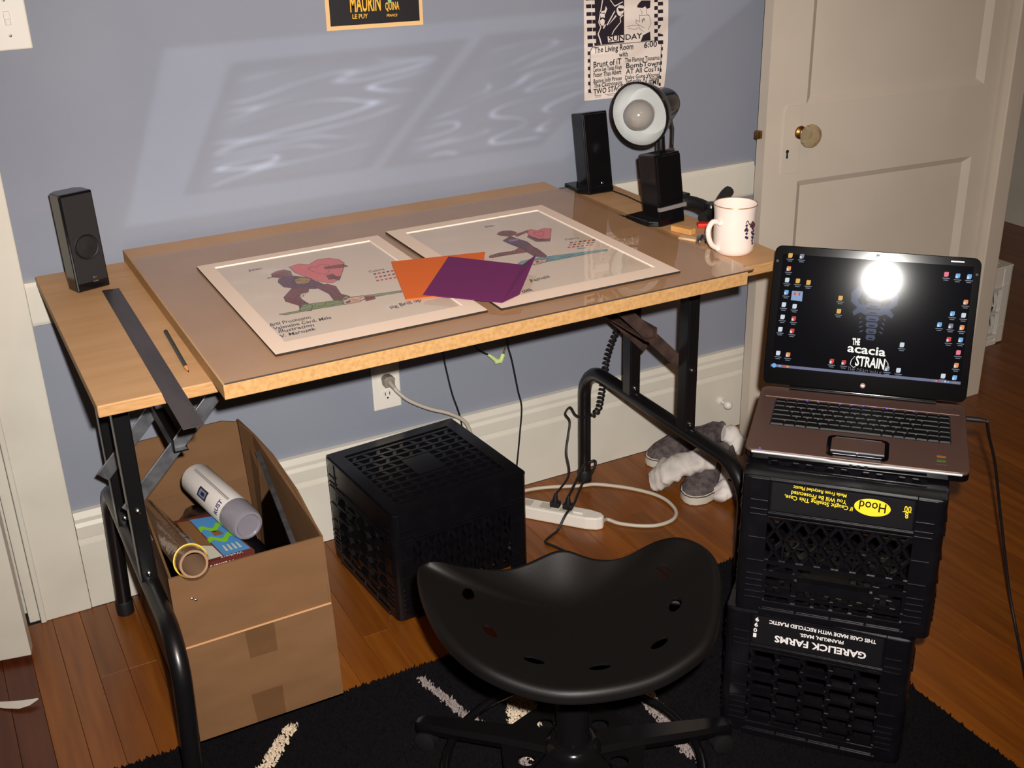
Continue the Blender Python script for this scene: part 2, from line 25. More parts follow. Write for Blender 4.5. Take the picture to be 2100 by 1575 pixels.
# ------------------------------------------------------------------ camera, world, lights, exposure
CAMP, CR, CU, CF = [Vector(v) for v in VERT]
cd = bpy.data.cameras.new('camera'); cam = bpy.data.objects.new('camera', cd); COL.objects.link(cam)
cam.matrix_world = Matrix(((CR.x, CU.x, -CF.x, CAMP.x), (CR.y, CU.y, -CF.y, CAMP.y), (CR.z, CU.z, -CF.z, CAMP.z), (0, 0, 0, 1)))
cd.sensor_width = 36.0; cd.lens = F / 2100 * 36.0; cd.clip_start = 0.02
S.camera = cam
S.view_settings.view_transform = 'Standard'; S.view_settings.look = 'None'; S.view_settings.gamma = 1.0
S.view_settings.use_curve_mapping = False; S.view_settings.exposure = 0.0
W = bpy.data.worlds.new('world'); S.world = W; W.use_nodes = True
W.node_tree.nodes['Background'].inputs[0].default_value = (1.0, 0.50, 0.22, 1)
W.node_tree.nodes['Background'].inputs[1].default_value = 0.028

def lin(c):
    return tuple(((v / 255) / 12.92 if v / 255 <= 0.04045 else ((v / 255 + 0.055) / 1.055) ** 2.4) for v in c)

def aim(o, d):
    o.rotation_mode = 'QUATERNION'; o.rotation_quaternion = Vector(d).to_track_quat('-Z', 'Y')

FL = CAMP + CR * 0.04 + CU * 0.06            # the camera's flash
FLASH = 320.0
ld = bpy.data.lights.new('flash', 'SPOT'); ld.energy = FLASH; ld.color = (1.0, 0.955, 0.90)
ld.shadow_soft_size = 0.014; ld.spot_size = math.radians(84); ld.spot_blend = 1.0
flash = bpy.data.objects.new('flash', ld); COL.objects.link(flash); flash.location = FL; aim(flash, CF - CR * 0.02 + CU * 0.03)
# warm ceiling bulb of the room
ad = bpy.data.lights.new('ceiling_bulb', 'AREA'); ad.shape = 'DISK'; ad.size = 0.5; ad.energy = 6.0; ad.color = (1.0, 0.52, 0.20)
ceil_l = bpy.data.objects.new('ceiling_bulb', ad); COL.objects.link(ceil_l); ceil_l.location = (1.3, -2.6, 2.4); aim(ceil_l, (0.05, 0.35, -1))
# added spot at the flash, projecting imitated plexiglass and acetate reflections onto the wall
gd = bpy.data.lights.new('bounce_gobo', 'SPOT'); gd.energy = FLASH; gd.color = (0.92, 0.97, 1.0); gd.shadow_soft_size = 0.006
gd.spot_size = math.radians(60); gd.spot_blend = 0.05
gob = bpy.data.objects.new('bounce_gobo', gd); COL.objects.link(gob); gob.location = FL
aim(gob, Vector((1.25, 0, 1.0)) - FL)
gd.use_nodes = True
nt = gd.node_tree; nt.nodes.clear(); L_ = nt.links

def gn(op, a, b=None, c=None, clamp=False):
    n = nt.nodes.new('ShaderNodeMath'); n.operation = op; n.use_clamp = clamp
    for i, v in enumerate((a, b, c)):
        if v is None: continue
        if isinstance(v, (int, float)): n.inputs[i].default_value = v
        else: L_.new(v, n.inputs[i])
    return n.outputs[0]
geo = nt.nodes.new('ShaderNodeNewGeometry'); sx = nt.nodes.new('ShaderNodeSeparateXYZ'); L_.new(geo.outputs['Normal'], sx.inputs[0])
nx, ny, nz = sx.outputs
PZ = 0.7987
wx = gn('MULTIPLY_ADD', gn('DIVIDE', nx, ny), -FL.y, FL.x)
wz = gn('MULTIPLY_ADD', gn('DIVIDE', nz, ny), -FL.y, FL.z)
fz = 2 * PZ - FL.z
tt = gn('DIVIDE', PZ - fz, gn('SUBTRACT', wz, fz))
qx = gn('MULTIPLY_ADD', gn('SUBTRACT', wx, FL.x), tt, FL.x)
qy = gn('MULTIPLY', gn('SUBTRACT', 1.0, tt), FL.y)
def rect(x0, x1, y0, y1, s=0.012):
    e = []
    for v, a, sg in ((qx, x0, 1), (qx, x1, -1), (qy, y0, 1), (qy, y1, -1)):
        d = gn('SUBTRACT', v, a) if sg > 0 else gn('SUBTRACT', a, v)
        e.append(gn('MULTIPLY_ADD', d, 1 / s, 0.5, clamp=True))
    return gn('MULTIPLY', gn('MULTIPLY', e[0], e[1]), gn('MULTIPLY', e[2], e[3]))
plex = rect(0.742, 1.71, -0.785, -0.103)
mats_ = gn('MAXIMUM', rect(0.838, 1.205, -0.729, -0.232), rect(1.228, 1.59, -0.735, -0.218))
wins = gn('MAXIMUM', rect(0.866, 1.165, -0.69, -0.256, 0.03), rect(1.262, 1.562, -0.69, -0.247, 0.03))
cmb = nt.nodes.new('ShaderNodeCombineXYZ')
L_.new(gn('MULTIPLY', wx, 1.5), cmb.inputs[0]); L_.new(gn('MULTIPLY', gn('MULTIPLY_ADD', wx, -0.10, wz), 11.0), cmb.inputs[1])
nz1 = nt.nodes.new('ShaderNodeTexNoise'); nz1.inputs['Scale'].default_value = 1.0; nz1.inputs['Detail'].default_value = 1.4; L_.new(cmb.outputs[0], nz1.inputs['Vector'])
nz2 = nt.nodes.new('ShaderNodeTexNoise'); nz2.inputs['Scale'].default_value = 2.3; nz2.inputs['Detail'].default_value = 1.0; L_.new(cmb.outputs[0], nz2.inputs['Vector'])
def ridge(n, c, w):
    d = gn('ABSOLUTE', gn('SUBTRACT', n, c))
    r = gn('SUBTRACT', 1.0, gn('DIVIDE', d, w), clamp=True)
    return gn('POWER', r, 2.0)
rd_ = gn('ADD', ridge(nz1.outputs['Fac'], 0.5, 0.013), gn('ADD', ridge(nz1.outputs['Fac'], 0.58, 0.010), ridge(nz1.outputs['Fac'], 0.43, 0.011)))
rd_ = gn('MULTIPLY', rd_, gn('MULTIPLY_ADD', nz2.outputs['Fac'], 3.4, -1.1, clamp=True))
pat = gn('ADD', gn('MULTIPLY', plex, gn('SUBTRACT', 1.0, mats_)), gn('MULTIPLY', wins, gn('MULTIPLY_ADD', rd_, 7.0, gn('MULTIPLY', nz2.outputs['Fac'], 0.75))))
em = nt.nodes.new('ShaderNodeEmission'); lo = nt.nodes.new('ShaderNodeOutputLight')
L_.new(gn('MULTIPLY', pat, 0.15), em.inputs['Strength']); L_.new(em.outputs[0], lo.inputs[0])

# ------------------------------------------------------------------ helpers
WM = {}
class MB:
    def __init__(s): s.v = []; s.f = []; s.m = []
    def add(s, vs, fs, mi=0):
        k = len(s.v); s.v += [tuple(p) for p in vs]; s.f += [tuple(i + k for i in f) for f in fs]; s.m += [mi] * len(fs); return s
    def box(s, x0, x1, y0, y1, z0, z1, mi=0, M=None):
        vs = [(x, y, z) for z in (z0, z1) for y in (y0, y1) for x in (x0, x1)]
        if M is not None: vs = [M @ Vector(p) for p in vs]
        return s.add(vs, [(0, 2, 3, 1), (4, 5, 7, 6), (0, 1, 5, 4), (2, 6, 7, 3), (0, 4, 6, 2), (1, 3, 7, 5)], mi)
    def bar(s, p, q, w, h, up=(0, 0, 1), mi=0):
        p, q = Vector(p), Vector(q); d = (q - p); L = d.length
        if L < 1e-7: return s
        d /= L; u = Vector(up); r = d.cross(u)
        if r.length < 1e-4: r = d.cross(Vector((1, 0, 0)))
        r.normalize(); u = r.cross(d)
        M = Matrix(((r.x, d.x, u.x, p.x), (r.y, d.y, u.y, p.y), (r.z, d.z, u.z, p.z), (0, 0, 0, 1)))
        return s.box(-w / 2, w / 2, 0, L, -h / 2, h / 2, mi, M)
    def tube(s, path, r, seg=10, closed=False, mi=0, sx=1.0):
        P = [Vector(p) for p in path]; n = len(P)
        R = r if isinstance(r, (list, tuple)) else [r] * n
        T = []
        for i in range(n):
            a = P[i - 1] if (i > 0 or closed) else P[i]; b = P[(i + 1) % n] if (i < n - 1 or closed) else P[i]
            T.append((b - a).normalized())
        u = T[0].orthogonal().normalized(); vs = []
        for i in range(n):
            u = (u - T[i] * u.dot(T[i])).normalized(); w = T[i].cross(u)
            for k in range(seg):
                a = 2 * math.pi * k / seg
                vs.append(P[i] + (u * math.cos(a) + w * math.sin(a) * sx) * R[i])
        fs = []
        for i in range(n if closed else n - 1):
            j = (i + 1) % n
            for k in range(seg):
                l = (k + 1) % seg; fs.append((i * seg + k, i * seg + l, j * seg + l, j * seg + k))
        if not closed:
            fs.append(tuple(range(seg))[::-1]); fs.append(tuple((n - 1) * seg + k for k in range(seg)))
        return s.add(vs, fs, mi)
    def lathe(s, prof, seg=32, M=None, mi=0, cap=True):
        vs = []; fs = []
        for r, z in prof:
            for k in range(seg):
                a = 2 * math.pi * k / seg; p = Vector((r * math.cos(a), r * math.sin(a), z)); vs.append(M @ p if M is not None else p)
        n = len(prof)
        for i in range(n - 1):
            for k in range(seg):
                l = (k + 1) % seg; fs.append((i * seg + k, i * seg + l, (i + 1) * seg + l, (i + 1) * seg + k))
        if cap and prof[0][0] > 1e-6: fs.append(tuple(range(seg))[::-1])
        if cap and prof[-1][0] > 1e-6: fs.append(tuple((n - 1) * seg + k for k in range(seg)))
        return s.add(vs, fs, mi)
    def prism(s, poly, z0, z1, M=None, mi=0):
        n = len(poly); vs = [Vector((x, y, z0)) for x, y in poly] + [Vector((x, y, z1)) for x, y in poly]
        if M is not None: vs = [M @ p for p in vs]
        fs = [tuple(range(n))[::-1], tuple(range(n, 2 * n))] + [(i, (i + 1) % n, n + (i + 1) % n, n + i) for i in range(n)]
        return s.add(vs, fs, mi)
    def ngon(s, pts, mi=0): return s.add(pts, [tuple(range(len(pts)))], mi)
    def ball(s, c, r, seg=16, rings=10, mi=0, M=None):
        c = Vector(c); rr = r if isinstance(r, (tuple, list)) else (r, r, r); vs = []
        for i in range(rings + 1):
            t = math.pi * i / rings
            for k in range(seg):
                a = 2 * math.pi * k / seg
                p = Vector((rr[0] * math.sin(t) * math.cos(a), rr[1] * math.sin(t) * math.sin(a), rr[2] * math.cos(t)))
                vs.append((M @ p if M is not None else p) + c)
        fs = [(i * seg + k, i * seg + (k + 1) % seg, (i + 1) * seg + (k + 1) % seg, (i + 1) * seg + k) for i in range(rings) for k in range(seg)]
        return s.add(vs, fs, mi)
    def mesh(s, name, mats, M=None, smooth=False, ang=40):
        me = bpy.data.meshes.new(name)
        vs = [tuple(M @ Vector(p)) for p in s.v] if M is not None else s.v
        me.from_pydata(vs, [], s.f); 
        for m in (mats if isinstance(mats, (list, tuple)) else [mats]): me.materials.append(m)
        me.polygons.foreach_set('material_index', s.m)
        me.validate(); me.update()
        import bmesh
        b = bmesh.new(); b.from_mesh(me); bmesh.ops.recalc_face_normals(b, faces=b.faces); b.to_mesh(me); b.free()
        if smooth:
            me.shade_smooth(); me.set_sharp_from_angle(angle=math.radians(ang))
        return me
    def build(s, name, mats, parent=None, local=False, smooth=False, bevel=0, ang=40, origin=None, label=None, **kw):
        """link as one mesh object; vertices are world coordinates unless local=True (parent's frame)"""
        M = None
        if parent is not None and not local: M = WM[parent.name].inverted()
        if parent is None and origin is not None: M = Matrix.Translation(-Vector(origin))
        me = s.mesh(name, mats, M, smooth, ang)
        o = bpy.data.objects.new(name, me); COL.objects.link(o)
        if parent is not None: o.parent = parent; WM[o.name] = WM[parent.name]
        else:
            WM[o.name] = Matrix.Translation(Vector(origin)) if origin is not None else Matrix()
            if origin is not None: o.location = origin
        if bevel:
            b = o.modifiers.new('bevel', 'BEVEL'); b.width = bevel; b.segments = 2; b.limit_method = 'ANGLE'; b.angle_limit = math.radians(35)
        if label: o['label'] = label
        for k, v in kw.items(): o[k] = v
        return o

def thing(name, label, cat, loc=(0, 0, 0), rz=0.0, group=None, M=None):
    o = bpy.data.objects.new(name, None); COL.objects.link(o); o.empty_display_size = 0.05
    if M is None: M = Matrix.Translation(Vector(loc)) @ Matrix.Rotation(rz, 4, 'Z')
    o.matrix_world = M; WM[o.name] = M.copy()
    o['label'] = label; o['category'] = cat
    if group: o['group'] = group
    return o
def structure(o): o['kind'] = 'structure'; return o

def mat(name, col, rough=0.5, metal=0.0, spec=0.5, coat=0.0, coat_r=0.05, bump=None, var=None, emit=None, alpha=None, stretch=(1, 1, 1)):
    m = bpy.data.materials.new(name); m.use_nodes = True; t = m.node_tree; b = t.nodes['Principled BSDF']
    c = lin(col) + (1,)
    b.inputs['Base Color'].default_value = c; b.inputs['Roughness'].default_value = rough; b.inputs['Metallic'].default_value = metal
    b.inputs['Specular IOR Level'].default_value = spec; b.inputs['Coat Weight'].default_value = coat; b.inputs['Coat Roughness'].default_value = coat_r
    if var or bump:
        tc = t.nodes.new('ShaderNodeTexCoord'); mp = t.nodes.new('ShaderNodeMapping'); mp.inputs['Scale'].default_value = stretch
        t.links.new(tc.outputs['Object'], mp.inputs[0])
    if var:
        sc, c2, lo_, hi_ = var
        n = t.nodes.new('ShaderNodeTexNoise'); n.inputs['Scale'].default_value = sc; n.inputs['Detail'].default_value = 4
        r = t.nodes.new('ShaderNodeValToRGB'); r.color_ramp.elements[0].position = lo_; r.color_ramp.elements[1].position = hi_
        r.color_ramp.elements[0].color = c; r.color_ramp.elements[1].color = lin(c2) + (1,)
        t.links.new(mp.outputs[0], n.inputs['Vector']); t.links.new(n.outputs['Fac'], r.inputs[0]); t.links.new(r.outputs[0], b.inputs['Base Color'])
    if bump:
        n = t.nodes.new('ShaderNodeTexNoise'); n.inputs['Scale'].default_value = bump[0]; n.inputs['Detail'].default_value = 3
        u = t.nodes.new('ShaderNodeBump'); u.inputs['Strength'].default_value = bump[1]; u.inputs['Distance'].default_value = bump[2] if len(bump) > 2 else 0.001
        t.links.new(mp.outputs[0], n.inputs['Vector']); t.links.new(n.outputs['Fac'], u.inputs['Height']); t.links.new(u.outputs[0], b.inputs['Normal'])
    if emit:
        b.inputs['Emission Color'].default_value = lin(emit[0]) + (1,); b.inputs['Emission Strength'].default_value = emit[1]
    return m

def clear(name, tint=0.9, rough=0.02, bump=None, refl=1.0):
    """clear sheet plastic: see-through with a fresnel reflection"""
    m = bpy.data.materials.new(name); m.use_nodes = True; t = m.node_tree; t.nodes.clear()
    o = t.nodes.new('ShaderNodeOutputMaterial'); mx = t.nodes.new('ShaderNodeMixShader'); tr = t.nodes.new('ShaderNodeBsdfTransparent'); gl = t.nodes.new('ShaderNodeBsdfGlossy')
    fr = t.nodes.new('ShaderNodeFresnel'); fr.inputs['IOR'].default_value = 1.49
    tr.inputs[0].default_value = (tint, tint * 0.99, tint * 0.97, 1); gl.inputs['Roughness'].default_value = rough; gl.inputs[0].default_value = (refl, refl, refl, 1)
    ge = t.nodes.new('ShaderNodeNewGeometry'); fb_ = t.nodes.new('ShaderNodeMath'); fb_.operation = 'SUBTRACT'; fb_.inputs[0].default_value = 1.0; fm_ = t.nodes.new('ShaderNodeMath'); fm_.operation = 'MULTIPLY'
    t.links.new(ge.outputs['Backfacing'], fb_.inputs[1]); t.links.new(fb_.outputs[0], fm_.inputs[0]); t.links.new(fr.outputs[0], fm_.inputs[1])
    t.links.new(fm_.outputs[0], mx.inputs[0]); t.links.new(tr.outputs[0], mx.inputs[1]); t.links.new(gl.outputs[0], mx.inputs[2]); t.links.new(mx.outputs[0], o.inputs[0])
    if bump:
        tc = t.nodes.new('ShaderNodeTexCoord'); n = t.nodes.new('ShaderNodeTexNoise'); n.inputs['Scale'].default_value = bump[0]
        u = t.nodes.new('ShaderNodeBump'); u.inputs['Strength'].default_value = bump[1]; u.inputs['Distance'].default_value = 0.004
        t.links.new(tc.outputs['Object'], n.inputs['Vector']); t.links.new(n.outputs['Fac'], u.inputs['Height'])
        t.links.new(u.outputs[0], gl.inputs['Normal']); t.links.new(u.outputs[0], fr.inputs['Normal'])
    return m

_tx = {}
def text_geo(s, bold=0.0, shear=0.0):
    k = (s, bold, shear)
    if k not in _tx:
        c = bpy.data.curves.new('lettering', 'FONT'); c.body = s; c.offset = bold; c.shear = shear; c.resolution_u = 2
        o = bpy.data.objects.new('lettering', c); me = o.to_mesh()
        vs = [tuple(v.co) for v in me.vertices]; fs = [tuple(p.vertices) for p in me.polygons]
        o.to_mesh_clear(); bpy.data.objects.remove(o); bpy.data.curves.remove(c)
        xs = [v[0] for v in vs]; _tx[k] = (vs, fs, min(xs), max(xs))
    return _tx[k]
def put_text(mb, s, a, b, up, h, mi=0, bold=0.0, shear=0.0, off=0.0004, jitter=0.0):
    """letters of cap height h written from a to b"""
    vs, fs, x0, x1 = text_geo(s, bold, shear)
    a, b = Vector(a), Vector(b); d = b - a; up = Vector(up); up = (up - d * (up.dot(d) / d.length_squared)).normalized()
    n = d.cross(up).normalized()
    mb.add([a + d * ((x - x0) / (x1 - x0)) + up * ((y + (math.sin(x * 4.1 + len(s)) * jitter if jitter else 0)) / 0.682 * h) + n * off for x, y, z in vs], fs, mi)

# ------------------------------------------------------------------ materials
M_wall = mat('wall_paint', (138, 141, 153), 0.75, spec=0.25, var=(2.5, (131, 135, 148), 0.35, 0.7), bump=(180, 0.12))
M_trim = mat('trim_paint', (214, 207, 194), 0.42, spec=0.4, var=(6, (203, 196, 182), 0.45, 0.8), bump=(60, 0.05))
M_door = mat('door_paint', (206, 193, 178), 0.45, spec=0.4, var=(3, (196, 183, 168), 0.4, 0.8), bump=(70, 0.06))
M_dark = mat('dark_brown', (30, 22, 16), 0.9)  # dark brown of the subfloor, mat sides and picture backing
M_mdf = mat('fibreboard', (202, 160, 124), 0.6, spec=0.3, var=(9, (193, 150, 113), 0.35, 0.75), bump=(400, 0.1))
M_mdfe = mat('fibreboard_edge', (186, 145, 96), 0.75, spec=0.2, var=(160, (168, 126, 78), 0.35, 0.7), bump=(300, 0.25))
M_ply = mat('plywood', (200, 155, 110), 0.5, spec=0.35, var=(5, (190, 144, 98), 0.35, 0.75), stretch=(1.0, 9, 9))
M_plye = mat('plywood_edge', (186, 142, 92), 0.6, var=(40, (166, 122, 74), 0.35, 0.7), stretch=(1, 1, 8))
M_black = mat('black_paint', (17, 15, 17), 0.32, spec=0.5, bump=(500, 0.05))
M_plastic = mat('black_crate_plastic', (12, 11, 14), 0.27, spec=0.55, var=(30, (18, 16, 20), 0.5, 0.8), bump=(120, 0.04))
M_gloss = mat('black_gloss_plastic', (14, 13, 15), 0.15, spec=0.5)
M_matte = mat('black_matte_plastic', (20, 18, 20), 0.55, spec=0.4, bump=(600, 0.1))
M_steel = mat('galvanised_steel', (150, 150, 155), 0.42, 0.85, var=(40, (112, 112, 120), 0.4, 0.7))
M_rust = mat('dull_brown_steel', (92, 70, 62), 0.5, 0.4, var=(30, (60, 46, 44), 0.4, 0.7))
M_silver = mat('silver_paint', (205, 208, 208), 0.28, 0.35)
M_chrome = mat('bright_steel', (205, 205, 205), 0.18, 1.0)
M_white = mat('white_plastic', (225, 218, 208), 0.35)
M_cord = mat('grey_cord', (188, 178, 162), 0.5)
M_card = mat('cardboard', (122, 89, 61), 0.8, spec=0.15, var=(7, (113, 82, 55), 0.35, 0.7), bump=(90, 0.1), stretch=(1, 1, 3))
M_carde = mat('cardboard_edge', (206, 158, 112), 0.85)
M_ink = mat('ink', (28, 22, 24), 0.7)
M_paper = mat('paper', (222, 206, 196), 0.75)
CO = {}
for k, c in dict(pink=(226, 112, 112), rust=(140, 68, 50), plum=(104, 52, 70), maroon=(126, 58, 52), green=(134, 146, 92), skin=(226, 180, 156), gold=(170, 132, 60), ink=(40, 32, 40), navy=(70, 60, 90), red=(200, 74, 60), lilac=(150, 120, 176), teal=(112, 158, 164), orange=(222, 120, 60), paper=(216, 202, 194)).items():
    CO[k] = mat('drawing_' + k, c, 0.75, spec=0.2)
def wood_floor(name, base, dark):
    m = mat(name, base, 0.34, spec=0.35, coat=0.12, coat_r=0.18); t = m.node_tree; b = t.nodes['Principled BSDF']
    tc = t.nodes.new('ShaderNodeTexCoord'); mp = t.nodes.new('ShaderNodeMapping'); mp.inputs['Scale'].default_value = (34, 2.2, 1)
    oi = t.nodes.new('ShaderNodeObjectInfo'); ad = t.nodes.new('ShaderNodeVectorMath'); ad.operation = 'ADD'
    t.links.new(tc.outputs['Object'], ad.inputs[0]); 
    cm = t.nodes.new('ShaderNodeCombineXYZ'); mu = t.nodes.new('ShaderNodeMath'); mu.operation = 'MULTIPLY'; mu.inputs[1].default_value = 37.0
    t.links.new(oi.outputs['Random'], mu.inputs[0]); t.links.new(mu.outputs[0], cm.inputs[0]); t.links.new(mu.outputs[0], cm.inputs[1]); t.links.new(cm.outputs[0], ad.inputs[1])
    t.links.new(ad.outputs[0], mp.inputs[0])
    n = t.nodes.new('ShaderNodeTexNoise'); n.inputs['Scale'].default_value = 1.6; n.inputs['Detail'].default_value = 5; t.links.new(mp.outputs[0], n.inputs['Vector'])
    r = t.nodes.new('ShaderNodeValToRGB'); r.color_ramp.elements[0].position = 0.3; r.color_ramp.elements[1].position = 0.75
    r.color_ramp.elements[0].color = lin(base) + (1,); r.color_ramp.elements[1].color = lin(dark) + (1,)
    t.links.new(n.outputs['Fac'], r.inputs[0])
    hs = t.nodes.new('ShaderNodeHueSaturation'); mr = t.nodes.new('ShaderNodeMapRange'); mr.inputs[3].default_value = 0.80; mr.inputs[4].default_value = 1.12
    t.links.new(oi.outputs['Random'], mr.inputs[0]); t.links.new(mr.outputs[0], hs.inputs['Value']); t.links.new(r.outputs[0], hs.inputs['Color']); t.links.new(hs.outputs[0], b.inputs['Base Color'])
    return m
M_floor = wood_floor('oak_floor', (134, 76, 20), (106, 54, 12))
M_floor2 = wood_floor('darker_floor', (92, 42, 20), (66, 28, 14))  # darker tone for the boards at the left

# ------------------------------------------------------------------ floor and planks
floor = structure(MB().box(-1.2, 5.2, -3.2, 1.6, -0.06, -0.0125).build('floor', M_dark))
PW = 0.057; pm = {}
def plank(x, y0, y1, m, w=PW):
    L = round(y1 - y0, 2)
    k = (L, m.name, w)
    if k not in pm:
        b = MB(); g = 0.00025; c = 0.0006
        vs = []
        for z, e in ((-0.012, 0), (-c, 0), (0, c)):
            vs += [(-w / 2 + g + e, -L / 2 + g + e, z), (w / 2 - g - e, -L / 2 + g + e, z), (w / 2 - g - e, L / 2 - g - e, z), (-w / 2 + g + e, L / 2 - g - e, z)]
        fs = [(0, 1, 2, 3), (8, 9, 10, 11)] + [(4 * i + a, 4 * i + (a + 1) % 4, 4 * i + 4 + (a + 1) % 4, 4 * i + 4 + a) for i in (0, 1) for a in range(4)]
        b.add(vs, fs); pm[k] = b.mesh('plank', m)
    o = bpy.data.objects.new('plank', pm[k]); COL.objects.link(o); o.location = (x, (y0 + y1) / 2, 0); o.parent = floor
    return o
LEN = [0.45, 0.6, 0.75, 0.9, 1.05, 1.2]
x = 0.4055; ci = 0
while x < 2.99:
    y = -0.02; first = True
    while y > (-0.95 if x < 1.0 else -1.35 if x < 1.9 else -1.62):
        L = random.choice(LEN) if not first else random.choice([0.26, 0.4, 0.55, 0.7, 0.9])
        first = False
        plank(x + PW / 2, y - L, y, M_floor); y -= L
    x += PW; ci += 1
x0r = x
while x < 4.6:                                             # the next room, seen past the open door
    y = 1.05 if x > 3.06 else -0.02
    while y > -1.4:
        L = random.choice([1.2, 1.5, 1.8]); plank(x + PW / 2, y - L, y, M_floor); y -= L
    x += PW
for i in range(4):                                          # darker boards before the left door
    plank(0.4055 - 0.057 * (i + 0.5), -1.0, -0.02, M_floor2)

# ------------------------------------------------------------------ walls and trim
structure(MB().box(0.44, 3.0, 0.0, 0.09, 0, 2.4).add([], []).build('wall_back', M_wall))
structure(MB().box(-1.2, -0.42, 0.0, 0.09, 0, 2.4).box(-0.42, 0.44, 0.0, 0.09, 2.06, 2.4).build('wall_left', M_wall))
structure(MB().box(3.0, 3.058, -0.215, 0.09, 0, 2.4).build('trim_jamb', M_door, bevel=0.003))
M_far = mat('far_wall_paint', (172, 150, 130), 0.7)
structure(MB().box(3.06, 5.2, 1.05, 1.12, 0, 2.4).build('wall_far', M_far))
structure(MB().box(4.62, 4.68, -3.0, 1.05, 0, 2.4).build('wall_right', M_far))
structure(MB().box(4.5, 4.62, 0.78, 1.05, 0.0, 2.2).build('trim_far', M_trim, bevel=0.004))
structure(MB().box(4.600, 4.62, -3.0, 0.78, 0.0, 0.14).build('baseboard_right', M_trim, bevel=0.003))
# baseboard: flat board, groove and moulded cap
prof = [(0.0, 0.0), (-0.018, 0.0), (-0.018, 0.158), (-0.012, 0.162), (-0.011, 0.170), (-0.021, 0.176), (-0.022, 0.204), (-0.017, 0.212), (-0.018, 0.222), (-0.012, 0.236), (0.0, 0.2366)]
def extrude_x(prof, x0, x1):
    n = len(prof); b = MB()
    b.add([(x0, y, z) for y, z in prof] + [(x1, y, z) for y, z in prof], [(i, (i + 1) % n, n + (i + 1) % n, n + i) for i in range(n)] + [tuple(range(n)), tuple(range(n, 2 * n))])
    return b
structure(extrude_x([(y - 0.0002, z + 0.0005) for y, z in prof], 0.548, 2.99).build('baseboard_back', M_trim))
structure(extrude_x([(-0.0002, 0.668), (-0.016, 0.668), (-0.018, 0.674), (-0.018, 0.742), (-0.013, 0.748), (-0.012, 0.756), (-0.0002, 0.757)], 0.5475, 2.33).build('trim_chair_rail', M_trim))
structure(MB().box(0.442, 0.547, -0.022, -0.0002, 0.0, 2.1).box(0.4405, 0.452, -0.027, -0.022, 0.0, 2.1).build('trim_casing', M_trim, bevel=0.004))
structure(MB().box(0.418, 0.4398, -0.012, 0.09, 0.0, 2.06).box(0.405, 0.418, 0.03, 0.05, 0.0, 2.06).build('trim_left_jamb', M_trim, bevel=0.002))
# door 1: ajar leaf at the left edge of the picture
a = math.radians(-10.6); hinge = Vector((-0.375, -0.004, 0))
Md = Matrix.Translation(hinge) @ Matrix.Rotation(a, 4, 'Z')
structure(MB().box(0, 0.795, -0.0, 0.034, 0.012, 2.02, M=Md).build('door_1', M_trim, bevel=0.002))
# door 2: panelled leaf standing open against the wall on the right
p0 = Vector((2.2507, -0.1156, 0)); p1 = Vector((3.0013, -0.1864, 0)); ex = (p1 - p0).normalized(); en = Vector((ex.y, -ex.x, 0))   # en faces the room
MD = Matrix(((ex.x, -en.x, 0, p0.x), (ex.y, -en.y, 0, p0.y), (0, 0, 1, 0), (0, 0, 0, 1)))   # local x along leaf, y away from room
def panel_leaf():
    b = MB(); X0, X1, Z0, Z1 = 0.024, 0.744, 0.012, 2.03; T = 0.036
    holes = [(0.128, 0.684, 0.20, 0.722), (0.138, 0.692, 0.912, 1.86)]
    # stiles and rails
    b.box(X0, 0.128, 0, T, Z0, Z1, M=MD); b.box(0.692, X1, 0, T, Z0, Z1, M=MD)
    for z0, z1 in ((Z0, 0.20), (0.722, 0.912), (1.86, Z1)): b.box(0.128, 0.692, 0, T, z0, z1, M=MD)
    b.box(0.684, 0.692, 0, T, 0.20, 0.722, M=MD); b.box(0.128, 0.138, 0, T, 0.912, 1.86, M=MD)
    return b, holes
b, holes = panel_leaf()
door2 = structure(b.build('door_2', M_door))
for h in holes:
    x0, x1, z0, z1 = h; q = MB(); w = 0.016; dp = 0.011
    outer = [(x0, 0.0005, z0), (x1, 0.0005, z0), (x1, 0.0005, z1), (x0, 0.0005, z1)]
    inn = [(x0 + w, dp, z0 + w), (x1 - w * 1.3, dp, z0 + w), (x1 - w * 1.3, dp, z1 - w), (x0 + w, dp, z1 - w)]
    q.add([MD @ Vector(p) for p in outer + inn], [(i, (i + 1) % 4, 4 + (i + 1) % 4, 4 + i) for i in range(4)] + [(4, 5, 6, 7)])
    q.build('panel', M_door, door2)
M_brass = mat('old_brass', (150, 112, 60), 0.35, 0.9, var=(60, (90, 66, 36), 0.4, 0.7))
M_glass = bpy.data.materials.new('cut_glass'); M_glass.use_nodes = True
gb = M_glass.node_tree.nodes['Principled BSDF']; gb.inputs['Transmission Weight'].default_value = 0.65; gb.inputs['Roughness'].default_value = 0.03; gb.inputs['IOR'].default_value = 1.5; gb.inputs['Base Color'].default_value = lin((226, 205, 165)) + (1,)
Mk = MD @ Matrix.Translation((0.124, 0, 0.846)) @ Matrix.Rotation(math.radians(90), 4, 'X')     # local z points to the room
MB().prism([(-0.026 + 0.004 * (abs(i - 8) < 1), 0) for i in range(0)] or [(-0.024, -0.095), (0.024, -0.095), (0.027, -0.08), (0.027, 0.06), (0.02, 0.075), (-0.02, 0.075), (-0.027, 0.06), (-0.027, -0.08)], 0.0, 0.003, M=MD @ Matrix.Translation((0.100, 0, 0.84)) @ Matrix.Rotation(math.radians(90), 4, 'X')).build('lock_plate', M_door, door2, bevel=0.001)
MB().lathe([(0.017, 0.002), (0.016, 0.008), (0.010, 0.012), (0.010, 0.028), (0.0, 0.029)], 20, Mk).build('knob_shank', M_brass, door2, smooth=True)
